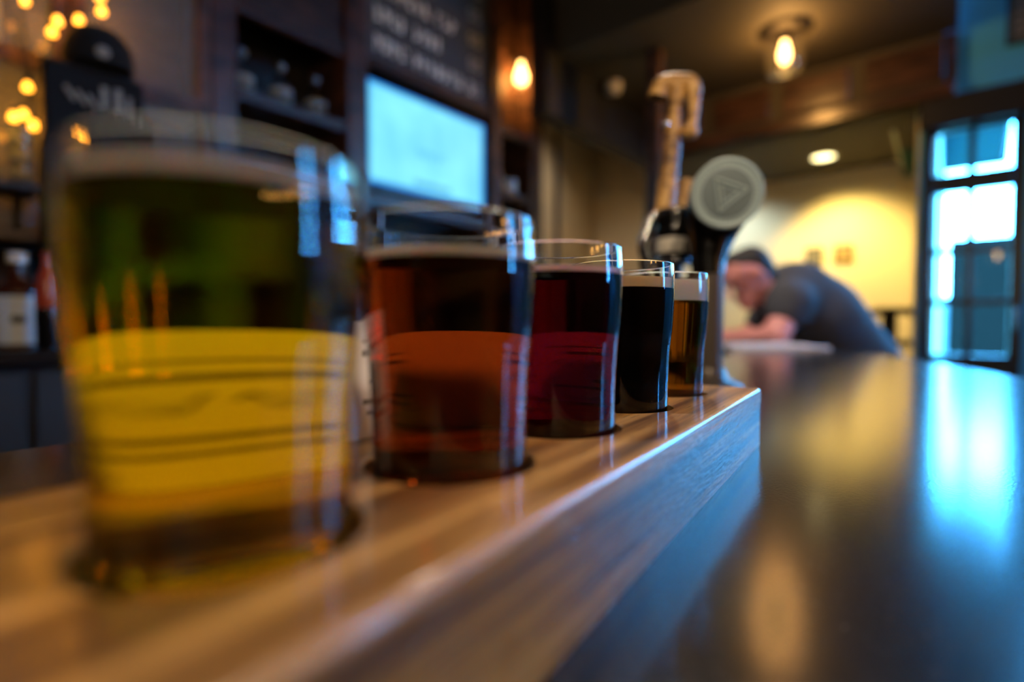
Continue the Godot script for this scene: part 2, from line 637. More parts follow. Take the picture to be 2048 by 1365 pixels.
# the paddle: varnished top with rounded edges, wells and a card slot; sawn sides and undercut ends
func plank() -> ArrayMesh:
	var x0 := -0.062
	var x1 := 0.386
	var z0 := -0.0805
	var z1 := 0.0574
	var rr := 0.0028
	var H := BOARD_H
	var lip := 0.033
	var cut := 0.003
	var wr := 0.0312
	var wd := 0.0141
	var g0 := -0.0590
	var g1 := -0.0562
	var up := Vector3.UP
	var a := begin()
	var flat := func(xa: float, xb: float, za: float, zb: float, y: float) -> void:
		quad(a, Vector3(xa, y, za), Vector3(xb, y, za), Vector3(xb, y, zb), Vector3(xa, y, zb), up)
	var half := 0.0405
	flat.call(x0, -half, g1, z1 - rr, H)
	flat.call(4 * 0.081 + half, x1, g1, z1 - rr, H)
	flat.call(x0, x1, z0 + rr, g0, H)
	flat.call(x0, x1, g0, g1, H - 0.009)
	quad(a, Vector3(x0, H - 0.009, g0), Vector3(x1, H - 0.009, g0), Vector3(x1, H, g0), Vector3(x0, H, g0), Vector3.BACK)
	quad(a, Vector3(x0, H - 0.009, g1), Vector3(x1, H - 0.009, g1), Vector3(x1, H, g1), Vector3(x0, H, g1), Vector3.FORWARD)
	for i in 5:                                   # top round each well, the well's wall and floor
		var c := Vector3(i * 0.081, H, 0.0)
		var ang := []
		for k in 96:
			ang.append(TAU * k / 96)
		for q in [Vector2(half, z1 - rr), Vector2(-half, z1 - rr), Vector2(half, g1), Vector2(-half, g1)]:
			ang.append(fposmod(q.angle(), TAU))
		ang.sort()
		var reach := func(t: float) -> Vector3:
			var dx := cos(t)
			var dz := sin(t)
			var kx := half / absf(dx) if absf(dx) > 1e-6 else 1e9
			var kz := ((z1 - rr) / dz if dz > 0.0 else g1 / dz) if absf(dz) > 1e-6 else 1e9
			return c + Vector3(dx, 0, dz) * minf(kx, kz)
		for k in ang.size():
			var t0: float = ang[k]
			var t1: float = ang[(k + 1) % ang.size()]
			var d0 := Vector3(cos(t0), 0, sin(t0))
			var d1 := Vector3(cos(t1), 0, sin(t1))
			var e := 0.0006
			quad(a, c + d0 * (wr + e), reach.call(t0), reach.call(t1), c + d1 * (wr + e), up)
			var dn := Vector3(0, -wd, 0)
			var de := Vector3(0, -e, 0)
			var n0 := (up - d0).normalized()
			var n1 := (up - d1).normalized()
			tri(a, c + d0 * (wr + e), c + d1 * (wr + e), c + d1 * wr + de, n0, n1, n1)
			tri(a, c + d0 * (wr + e), c + d1 * wr + de, c + d0 * wr + de, n0, n1, n0)
			tri(a, c + d0 * wr + de, c + d1 * wr + de, c + d1 * wr + dn, -d0, -d1, -d1)
			tri(a, c + d0 * wr + de, c + d1 * wr + dn, c + d0 * wr + dn, -d0, -d1, -d0)
			tri(a, c + dn, c + d0 * wr + dn, c + d1 * wr + dn, up, up, up)
	for side in [[z1 - rr, 1.0], [z0 + rr, -1.0]]:       # rounded long edges
		for k in 10:
			var p := []
			for e in [k, k + 1]:
				var t: float = PI / 2 * e / 10.0
				var n := Vector3(0, cos(t), sin(t) * side[1])
				p.append([Vector3(0, H - rr, side[0]) + n * rr, n])
			var xa := Vector3(x0, 0, 0)
			var xb := Vector3(x1, 0, 0)
			tri(a, p[0][0] + xa, p[0][0] + xb, p[1][0] + xb, p[0][1], p[0][1], p[1][1])
			tri(a, p[0][0] + xa, p[1][0] + xb, p[1][0] + xa, p[0][1], p[1][1], p[1][1])
	var mesh := a.commit()
	var b := begin()
	for side in [[z1, Vector3.BACK], [z0, Vector3.FORWARD]]:
		var z: float = side[0]
		quad(b, Vector3(x0 + cut, 0, z), Vector3(x1 - cut, 0, z), Vector3(x1 - cut, lip, z), Vector3(x0 + cut, lip, z), side[1])
		quad(b, Vector3(x0, lip, z), Vector3(x1, lip, z), Vector3(x1, H - rr, z), Vector3(x0, H - rr, z), side[1])
	for e in [[x1, -cut, Vector3.RIGHT], [x0, cut, Vector3.LEFT]]:
		var x: float = e[0]
		quad(b, Vector3(x, lip, z0), Vector3(x, lip, z1), Vector3(x, H - rr, z1), Vector3(x, H - rr, z0), e[2])
		quad(b, Vector3(x, H - rr, z0), Vector3(x, H - rr, z1), Vector3(x, H, z1 - rr), Vector3(x, H, z0 + rr), e[2])
		quad(b, Vector3(x + e[1], 0, z0), Vector3(x + e[1], 0, z1), Vector3(x + e[1], lip, z1), Vector3(x + e[1], lip, z0), e[2])
		quad(b, Vector3(x, lip, z0), Vector3(x, lip, z1), Vector3(x + e[1], lip, z1), Vector3(x + e[1], lip, z0), Vector3.DOWN)
	quad(b, Vector3(x0 + cut, 0, z0), Vector3(x1 - cut, 0, z0), Vector3(x1 - cut, 0, z1), Vector3(x0 + cut, 0, z1), Vector3.DOWN)
	b.commit(mesh)
	mesh.surface_set_material(0, M.board_varnish)
	mesh.surface_set_material(1, M.board_sawn)
	return mesh

func flight() -> void:
	# board frame: x along the paddle away from the camera, +z towards the camera's side
	var g1 := P(0, 0, 0)
	var yaw := deg_to_rad(40.0)
	var xc := -0.068
	var zc := 0.127
	g1 = Vector3(-zc * sin(yaw) + xc * cos(yaw), BAR_Y, -(zc * cos(yaw) + xc * sin(yaw)))
	var frame := Transform3D(Basis(Vector3.UP, deg_to_rad(96.0)), g1)
	var t := thing("flight_board", "thick oak tasting paddle with five round wells holding the beer glasses", "board", g1, deg_to_rad(96.0))
	part("plank", plank(), null, t)
	# menu card standing in the groove
	var ct := Image.create(1024, 160, false, Image.FORMAT_RGB8)
	ct.fill(Color(0.93, 0.92, 0.93))
	var rg := RandomNumberGenerator.new()
	rg.seed = 12
	for k in 5:
		var x0 := 30 + k * 200
		ct.fill_rect(Rect2i(x0, 22, 150, 3), Color(0.55, 0.54, 0.54))
		ct.fill_rect(Rect2i(x0, 34, 110 + rg.randi() % 40, 7), Color(0.45, 0.44, 0.44))
		scrawl(ct, rg, x0 + 10, 62, 130, 18, Color(0.35, 0.35, 0.42))
		ct.fill_rect(Rect2i(x0, 92, 60 + rg.randi() % 60, 6), Color(0.5, 0.49, 0.49))
		ct.fill_rect(Rect2i(x0 + 6, 106, 90 + rg.randi() % 50, 5), Color(0.5, 0.49, 0.48))
		scrawl(ct, rg, x0 + 40, 130, 70, 12, Color(0.2, 0.2, 0.26))
	var cm := mat("menu_card", Color.WHITE, 0.75)
	cm.albedo_texture = ImageTexture.create_from_image(ct)
	var st := begin()
	var lo := Vector3(0.012, BOARD_H - 0.0088, -0.0580)
	var hi := Vector3(0.355, BOARD_H + 0.0515, -0.0575)
	var card := begin()
	var face := [[Vector3(lo.x, lo.y, hi.z), Vector2(0, 1)], [Vector3(hi.x, lo.y, hi.z), Vector2(1, 1)], [Vector3(hi.x, hi.y, hi.z), Vector2(1, 0)], [Vector3(lo.x, hi.y, hi.z), Vector2(0, 0)]]
	for order in [[0, 2, 1], [0, 3, 2]]:
		for i in order:
			card.set_normal(Vector3.BACK); card.set_uv(face[i][1]); card.add_vertex(face[i][0])
	var cmesh := card.commit()
	cmesh.surface_set_material(0, cm)
	add_box(st, lo, Vector3(hi.x, hi.y, hi.z - 0.00003))
	st.commit(cmesh)
	cmesh.surface_set_material(1, M.paper_white)
	var co := part(numbered("menu_card"), cmesh, null, self)
	co.transform = frame
	tag(co, "long white printed menu card standing in the board behind the glasses", "card")
	# the five beers
	beer_glass(frame, 0.0, "pale", 0.0925, 0.0950, "glass of cloudy pale yellow beer with a thin grey head, first well of the board")
	beer_glass(frame, 0.081, "amber", 0.0860, 0.0885, "glass of orange amber beer with a thin head beside the yellow beer")
	beer_glass(frame, 0.162, "ruby", 0.0875, 0.0902, "glass of deep ruby red beer with a thin pink head in the middle well")
	beer_glass(frame, 0.243, "stout", 0.0855, 0.0915, "glass of black stout with a tan head between the red and gold beers")
	beer_glass(frame, 0.324, "gold", 0.0810, 0.0955, "glass of dark golden beer with a tall white head, last well of the board")

func scrawl(im: Image, rg: RandomNumberGenerator, x0: int, y0: int, w: int, h: int, c: Color) -> void:
	var x := float(x0)
	var ph := rg.randf() * TAU
	while x < x0 + w:
		var y := y0 + sin(x * 0.55 + ph) * h * 0.3 + sin(x * 0.21 + ph * 2.0) * h * 0.25
		im.fill_rect(Rect2i(int(x), int(y), 2, 2), c)
		if rg.randf() < 0.02:
			x += 6.0
		x += 0.5

# ------------------------------------------------------------------ setting
func wall_grid(st: SurfaceTool, axis: String, at: float, thick: float, a0: float, a1: float, h0: float, h1: float, holes: Array) -> void:
	# wall in the plane axis = at .. at + thick, from a0 to a1 along the other axis, with rectangular holes [a, b, lo, hi] sorted along it
	var put := func(p: float, q: float, l: float, t: float) -> void:
		if q - p < 1e-4 or t - l < 1e-4:
			return
		if axis == "u":
			add_rbox(st, at, at + thick, p, q, l, t)
		else:
			add_rbox(st, p, q, at, at + thick, l, t)
	var x := a0
	for o in holes:
		put.call(x, o[0], h0, h1)
		put.call(o[0], o[1], h0, o[2])
		put.call(o[0], o[1], o[3], h1)
		x = o[1]
	put.call(x, a1, h0, h1)

func wall(called: String, axis: String, at: float, thick: float, a0: float, a1: float, h0: float, h1: float, m: Material, holes := []) -> MeshInstance3D:
	var st := begin()
	wall_grid(st, axis, at, thick, a0, a1, h0, h1, holes)
	return struct(called, st.commit(), m)

func window(called: String, axis: String, at: float, a0: float, a1: float, h0: float, h1: float, cols: int, rows: Array, bar := 0.035, glass := "window_glass") -> void:
	# frame, bars and one pane per opening; rows = heights of the bars between h0 and h1
	var o := Node3D.new()
	o.name = called
	o.set_meta("kind", "structure")
	add_child(o)
	var d := 0.07
	var put := func(nm: String, p: float, q: float, l: float, t: float, th: float, m: Material) -> void:
		var mesh: ArrayMesh
		if axis == "u":
			mesh = rbox(at - th / 2, at + th / 2, p, q, l, t, minf(0.006, th * 0.2) if th > 0.02 else 0.0)
		else:
			mesh = rbox(p, q, at - th / 2, at + th / 2, l, t, minf(0.006, th * 0.2) if th > 0.02 else 0.0)
		part(nm, mesh, m, o)
	var f := 0.06
	put.call("window_frame", a0, a0 + f, h0, h1, d, M.frame_black)
	put.call("window_frame", a1 - f, a1, h0, h1, d, M.frame_black)
	put.call("window_frame", a0 + f, a1 - f, h0, h0 + f, d, M.frame_black)
	put.call("window_frame", a0 + f, a1 - f, h1 - f, h1, d, M.frame_black)
	var xs := [a0 + f]
	for i in range(1, cols):
		var x: float = a0 + f + (a1 - a0 - 2 * f) * i / cols
		put.call("glazing_bar", x - bar / 2, x + bar / 2, h0 + f, h1 - f, d * 0.7, M.frame_black)
		xs.append(x)
	xs.append(a1 - f)
	var ys := [h0 + f]
	for h in rows:
		put.call("glazing_bar", a0 + f, a1 - f, h - bar / 2, h + bar / 2, d * 0.68, M.frame_black)
		ys.append(h)
	ys.append(h1 - f)
	for i in xs.size() - 1:
		for j in ys.size() - 1:
			put.call("pane", xs[i], xs[i + 1], ys[j], ys[j + 1], 0.004, M[glass])

func setting() -> void:
	var FL := -EYE
	struct("floor", rbox(-4.2, 6.2, -3.9, 4.4, FL - 0.15, FL), M.floor_wood)
	# ceilings: tall over the bar, lowered beyond, lowest in the nook
	struct("ceiling", rbox(-4.2, 3.1, -3.9, 4.4, 3.0, 3.15), M.dark_ceiling)
	struct("ceiling_stairs", rbox(3.1, 6.2, -3.9, -2.2, 3.0, 3.15), M.dark_ceiling)
	struct("ceiling_street", rbox(3.1, 4.72, -0.03, 4.4, 3.0, 3.15), M.dark_ceiling)
	struct("ceiling_lowered", rbox(3.1, 4.5, -2.2, -0.03, 1.9, 3.15), M.ceiling_paint)
	struct("ceiling_nook", rbox(4.5, 6.2, -2.2, -0.1, 1.48, 1.9), M.ceiling_paint)
	# black bulkhead over the stair side
	struct("trim_1", rbox(3.0, 6.2, -2.35, -2.2, 1.48, 3.0), M.black_paint)
	# walls
	wall("wall_back", "v", -3.05, 0.15, -4.2, 3.3, FL, 3.0, M.brown_wall)
	wall("wall_stairs", "v", -3.75, 0.15, 3.1, 6.2, FL, 3.0, M.beige_wall)
	wall("wall_stairs_end", "u", 3.15, 0.15, -3.75, -3.05, FL, 3.0, M.beige_wall)
	wall("wall_far", "u", 5.96, 0.15, -3.75, -0.1, FL, 3.0, M.cream_wall)
	wall("wall_nook", "v", -0.24, 0.12, 4.66, 5.96, FL, 1.9, M.cream_wall)
	wall("wall_rear", "u", -4.2, 0.15, -3.05, 4.2, FL, 3.0, M.brown_wall)
	# street wall with the glazed door and two large windows
	wall("wall_street", "u", 4.58, 0.14, -0.22, 4.35, FL, 3.0, M.wall_daylight_tint, [[-0.2, 0.31, FL, 1.34], [0.55, 1.02, -0.3, 2.85]])
	struct("trim_2", rbox(4.50, 4.58, -0.22, 0.52, 1.30, 1.50, 0.008), M.black_paint)
	wall("wall_right", "v", 4.2, 0.15, -4.2, 4.72, FL, 3.0, M.brown_wall, [[3.85, 4.3, 0.3, 2.85]])
	window("window_1", "u", 4.65, 0.55, 1.02, -0.3, 2.85, 2, [0.5, 1.15, 2.0])
	window("window_2", "v", 4.27, 3.85, 4.3, 0.3, 2.85, 1, [1.15, 2.0])
	# glazed door with its transom
	window("window_3", "u", 4.62, -0.2, 0.31, 0.94, 1.34, 2, [], 0.04)
	window("door_1", "u", 4.62, -0.2, 0.31, -0.26, 0.94, 2, [0.15, 0.49], 0.042)
	var d := get_node("door_1")
	part("door_panel", rbox(4.60, 4.64, -0.2, 0.31, FL, -0.26, 0.004), M.frame_black, d)
	part("door_handle", tube([W(4.565, 0.28, -0.02), W(4.54, 0.28, -0.02), W(4.54, 0.28, 0.10), W(4.565, 0.28, 0.10)], [0.008], 10), M.steel, d)
	# dark wooden soffit over the nook, faced with raised panels
	var so := struct("trim_3", rbox(4.52, 4.62, -2.2, -0.035, 1.48, 1.9), M.soffit_wood)
	var n := 4
	for i in n:
		var a := -2.17 + i * 0.53
		part("panel", rbox(4.49, 4.52, a + 0.05, a + 0.49, 1.60, 1.86, 0.012), M.soffit_wood, so)
	part("rail", rbox(4.485, 4.52, -2.2, -0.035, 1.48, 1.575, 0.006), M.soffit_wood, so)
	# wooden post at the end of the bar
	struct("trim_4", box(Vector3(-1.69, 0, -3.55), Vector3(-1.59, EYE + 1.9, -3.45), 0.01), M.upright_wood)

# ------------------------------------------------------------------ outside
func outside() -> void:
	struct("ground", rbox(4.75, 40, -30, 40, -1.32, -1.2), M.pavement)
	single("street_building", rbox(16, 22, -0.17, 14, -1.2, 1.98), M.brick_grey, "low grey building across the street, right of the bright gap", "building")
	single("street_building", rbox(16, 20, -9, -0.42, -1.2, 3.0), M.dark_grey, "dark grey building across the street, left of the bright gap", "building")
	single("street_annex", rbox(17, 19, -0.42, -0.17, -1.2, 0.7), M.white_wall, "pale low annex filling the gap between the street buildings", "building")
	var t := thing("awning", "teal fabric awning outside above the glazed door", "awning", Vector3.ZERO)
	var st := begin()
	var a := [W(4.74, -0.4, 1.95), W(4.74, 0.29, 1.95), W(5.9, 0.29, 1.33), W(5.9, -0.4, 1.33)]
	quad(st, a[0], a[1], a[2], a[3], Vector3(0, 0.9, -0.4).normalized())
	var dn := Vector3(0, -0.006, 0)
	quad(st, a[0] + dn, a[1] + dn, a[2] + dn, a[3] + dn, Vector3(0, -0.9, 0.4).normalized())
	part("canopy", st.commit(), M.awning_teal, t)
	part("front_bar", tube([W(5.9, -0.4, 1.32), W(5.9, 0.29, 1.32)], [0.012], 8), M.steel, t)
	part("arm", tube([W(4.73, -0.38, 1.4), W(5.9, -0.38, 1.32)], [0.01], 8), M.steel, t)
	part("arm", tube([W(4.73, 0.25, 1.4), W(5.9, 0.25, 1.32)], [0.01], 8), M.steel, t)

# ------------------------------------------------------------------ bar
func bar() -> void:
	var t := thing("bar_counter", "dark polished stone bar counter with a rounded corner under the flight", "bar", Vector3.ZERO)
	var uv := []
	# (u, v) outline: customer edge, rounded corner, return leg, bartender edge
	for q in smooth([Vector2(-3.2, 0.28), Vector2(-1.0, 0.28), Vector2(0.2, 0.275), Vector2(0.8, 0.215), Vector2(1.286, 0.095), Vector2(1.825, -0.095), Vector2(2.2, -0.29), Vector2(2.52, -0.58), Vector2(2.68, -0.95), Vector2(2.70, -1.5)], 8):
		uv.append(q)
	uv.append(Vector2(2.70, -1.75))
	uv.append(Vector2(2.05, -1.75))
	for q in smooth([Vector2(2.05, -0.95), Vector2(2.0, -0.72), Vector2(1.86, -0.58), Vector2(1.6, -0.537)], 5):
		uv.append(q)
	uv.append(Vector2(-3.2, -0.537))
	var top := PackedVector2Array()
	for q in uv:
		top.append(Vector2(q.y, -q.x))
	part("countertop", slab(top, BAR_Y - 0.04, BAR_Y, 0.003), M.bar_stone, t)
	var inner := Geometry2D.offset_polygon(top, -0.10)[0]
	part("bar_front", slab(inner, 0.0, BAR_Y - 0.04), M.cabinet_wood, t)

# ------------------------------------------------------------------ tap tower
func tap_tower() -> void:
	var base := P(1414, 700, 0.80)
	base.y = BAR_Y
	var t := thing("tap_tower", "black curved beer tap tower with a round pewter medallion", "beer tap", base)
	var L := func(px: float, py: float, z: float) -> Vector3: return P(px, py, z) - base
	var cap: Vector3 = L.call(1452, 388, 0.735)
	var to_cam := (cam.position - (base + cap)).normalized()
	var axis := (to_cam + cam.basis.x * 0.16 + Vector3.UP * 0.10).normalized()
	part("foot", lathe([[Vector2(0.0, 0.0), Vector2(0.05, 0.0)], [Vector2(0.05, 0.0), Vector2(0.05, 0.006), Vector2(0.03, 0.014), Vector2(0.024, 0.03)]], 40), M.bronze, t)
	var mid: Vector3 = L.call(1416, 545, 0.80)
	part("lower_column", tube([Vector3(0, 0.004, 0), mid], [0.0225], 28), M.bronze, t)
	var path := smooth([mid - Vector3(0, 0.004, 0), L.call(1416, 510, 0.80), L.call(1424, 455, 0.795), cap - axis * 0.035, cap], 7)
	var rad := []
	for i in path.size():
		var q := float(i) / (path.size() - 1)
		rad.append(lerpf(0.0235, 0.0465, smoothstep(0.05, 0.75, q)))
	part("column", tube(path, rad, 36), M.black_enamel, t)
	# medallion: dished disc with raised rim, inner ring, triangle emblem and a ring of small studs
	var bas := Basis()
	bas.y = axis
	bas.x = cam.basis.x.slide(axis).normalized()
	bas.z = bas.x.cross(bas.y)
	var mx := Transform3D(bas, cap + axis * 0.007)
	var md := part("medallion", lathe([[Vector2(0.0475, -0.016), Vector2(0.0475, 0.003)], [Vector2(0.0475, 0.003), Vector2(0.0465, 0.005), Vector2(0.043, 0.005), Vector2(0.041, 0.003)], [Vector2(0.041, 0.003), Vector2(0.0, 0.003)]], 56), M.medallion_tin, t, mx)
	part("inner_disc", lathe([[Vector2(0.034, 0.003), Vector2(0.0335, 0.0042), Vector2(0.0, 0.0042)]], 48), M.medallion_dark, md)
	var est := begin()
	var tp := []
	for a in [10.0, 130.0, 250.0]:
		tp.append(Vector3(cos(deg_to_rad(a)) * 0.026, 0.0048, -sin(deg_to_rad(a)) * 0.026))
	for i in 3:
		add_tube(est, [tp[i], tp[(i + 1) % 3]], [0.0019], 6)
		add_tube(est, [tp[i] * 0.55 + Vector3(0, 0.0022, 0), tp[(i + 1) % 3] * 0.55 + Vector3(0, 0.0022, 0)], [0.0014], 6)
	part("triangle_emblem", est.commit(), M.medallion_tin, md)
	var sst := begin()
	for i in 40:
		var a := TAU * i / 40
		add_tube(sst, [Vector3(cos(a) * 0.0362, 0.003, sin(a) * 0.0362), Vector3(cos(a) * 0.0392, 0.0038, sin(a) * 0.0392)], [0.0006], 5)
	part("lettering_ring", sst.commit(), M.medallion_dark, md)
	# faucets on the bartender's side
	var f0: Vector3 = L.call(1348, 475, 0.86)
	var f1: Vector3 = L.call(1348, 560, 0.86)
	part("shank", tube([L.call(1412, 500, 0.80), L.call(1365, 492, 0.86)], [0.016], 16), M.black_enamel, t)
	var fb := part("faucet_body", lathe([[Vector2(0.0, 0.0), Vector2(0.026, 0.0)], smooth([Vector2(0.026, 0.0), Vector2(0.028, 0.008), Vector2(0.025, 0.016), Vector2(0.029, 0.026), Vector2(0.026, 0.036), Vector2(0.029, 0.048), Vector2(0.027, 0.06)], 4), [Vector2(0.027, 0.06), Vector2(0.031, 0.06), Vector2(0.032, 0.066), Vector2(0.029, 0.072), Vector2(0.0, 0.072)]], 32), M.black_enamel, t, Transform3D(Basis.IDENTITY, L.call(1348, 523, 0.86)))
	part("collar", lathe([[Vector2(0.0, 0.071), Vector2(0.033, 0.071), Vector2(0.0345, 0.075), Vector2(0.033, 0.081), Vector2(0.02, 0.085), Vector2(0.0, 0.086)]], 32), M.chrome, fb)
	part("badge", lathe([[Vector2(0.0272, 0.012), Vector2(0.0298, 0.014), Vector2(0.0298, 0.034), Vector2(0.0272, 0.036)]], 32), M.ceramic, fb)
	part("drip_ring", lathe([[Vector2(0.02, -0.006), Vector2(0.028, -0.006), Vector2(0.03, 0.0), Vector2(0.028, 0.004)]], 32), M.chrome, fb)
	part("stem", tube([L.call(1348, 530, 0.86), L.call(1350, 585, 0.86)], [0.014, 0.012], 16), M.dark_metal, t)
	var sp := smooth([L.call(1322, 437, 0.86), L.call(1304, 436, 0.86), L.call(1295, 462, 0.86), L.call(1286, 492, 0.86), L.call(1292, 520, 0.86), L.call(1296, 542, 0.86)], 6)
	part("spout", tube(sp, [0.0085], 14), M.chrome, t)
	# tall wooden handle with a turned crosspiece and a hanging knob
	var h := part("tap_handle", tube([L.call(1326, 432, 0.86), L.call(1333, 380, 0.86), L.call(1344, 290, 0.86), L.call(1350, 225, 0.86), L.call(1352, 205, 0.86)], [0.0150, 0.0165, 0.0140, 0.0100, 0.0085], 12), M.handle_wood, t)
	part("crosspiece", tube(smooth([L.call(1314, 196, 0.86), L.call(1322, 172, 0.86), L.call(1340, 166, 0.86), L.call(1362, 166, 0.86), L.call(1380, 168, 0.86), L.call(1388, 190, 0.86)], 4), [0.0145], 14), M.handle_wood, h)
	part("crosspiece_neck", tube([L.call(1352, 210, 0.86), L.call(1354, 168, 0.86)], [0.011, 0.014], 12), M.handle_wood, h)
	part("hanger", tube([L.call(1387, 186, 0.86), L.call(1388, 215, 0.86), L.call(1384, 255, 0.86)], [0.0125, 0.009, 0.008], 10), M.handle_wood, h)
	part("knob", lathe([smooth([Vector2(0, -0.013), Vector2(0.010, -0.009), Vector2(0.0135, 0.0), Vector2(0.010, 0.009), Vector2(0, 0.013)], 4)], 18), M.handle_wood, h, Transform3D(Basis.IDENTITY, L.call(1380, 263, 0.86)))
	part("rivet", lathe([smooth([Vector2(0, -0.007), Vector2(0.006, -0.004), Vector2(0.0065, 0.003), Vector2(0, 0.007)], 3)], 14), M.chrome, h, Transform3D(Basis.IDENTITY, L.call(1331, 249, 0.85)))
	part("short_tap_handle", tube([L.call(1366, 432, 0.92), L.call(1368, 405, 0.92), L.call(1370, 385, 0.92), L.call(1372, 362, 0.92)], [0.012, 0.009, 0.013, 0.015], 12), M.handle_wood, t)

# ------------------------------------------------------------------ back bar
func chalk_image(w: int, h: int, rows: int, seed_: int, prices: bool, c: Color, back: Color) -> ImageTexture:
	var im := Image.create(w, h, false, Image.FORMAT_RGB8)
	im.fill(back)
	var rg := RandomNumberGenerator.new()
	rg.seed = seed_
	for i in 5000:
		var x := rg.randi() % w
		var y := rg.randi() % h
		im.set_pixel(x, y, back.lightened(rg.randf() * 0.12))
	var rh := float(h) / rows
	for r in rows:
		var y0 := rh * (r + 0.25)
		var gh := rh * 0.5
		var x := w * 0.06
		var end: float = w * rg.randf_range(0.5, 0.66) if r < rows - 1 else w * 0.86
		var word := rg.randi_range(4, 8)
		while x < end:
			for s in rg.randi_range(3, 4):            # a chalked letter: a few straight strokes
				var a := Vector2(x + rg.randf() * gh * 0.5, y0 + rg.randf() * gh)
				var b := Vector2(x + rg.randf() * gh * 0.5, y0 + rg.randf() * gh)
				if s == 0:
					a = Vector2(x, y0); b = Vector2(x, y0 + gh)
				stroke(im, a, b, maxi(2, int(gh * 0.12)), c)
			x += gh * 0.72
			word -= 1
			if word == 0:
				word = rg.randi_range(4, 8)
				x += gh * 0.6
		if prices:
			for k in 2:
				var px := w * (0.90 if k == 1 else 0.84)
				var cc := Vector2(px, y0 + gh * 0.5)
				var last := cc + Vector2(gh * 0.22, 0)
				for i in range(1, 11):
					var nx := cc + Vector2(cos(TAU * i / 10.0) * gh * 0.22, sin(TAU * i / 10.0) * gh * 0.42)
					stroke(im, last, nx, maxi(2, int(gh * 0.1)), c * 0.8)
					last = nx
	return ImageTexture.create_from_image(im)

func stroke(im: Image, a: Vector2, b: Vector2, w: int, c: Color) -> void:
	var n := int(a.distance_to(b)) + 1
	for i in n + 1:
		var p := a.lerp(b, float(i) / n)
		im.fill_rect(Rect2i(int(p.x), int(p.y), w, w), c)

# a flat rectangle facing +X (v) with its own UVs: u runs along -Z
func face_v(u0: float, u1: float, v: float, h0: float, h1: float) -> ArrayMesh:
	var st := begin()
	var p := [W(u0, v, h0), W(u1, v, h0), W(u1, v, h1), W(u0, v, h1)]
	var q := [Vector2(0, 1), Vector2(1, 1), Vector2(1, 0), Vector2(0, 0)]
	for i in [0, 2, 1, 0, 3, 2]:
		st.set_normal(Vector3.RIGHT); st.set_uv(q[i]); st.add_vertex(p[i])
	return st.commit()

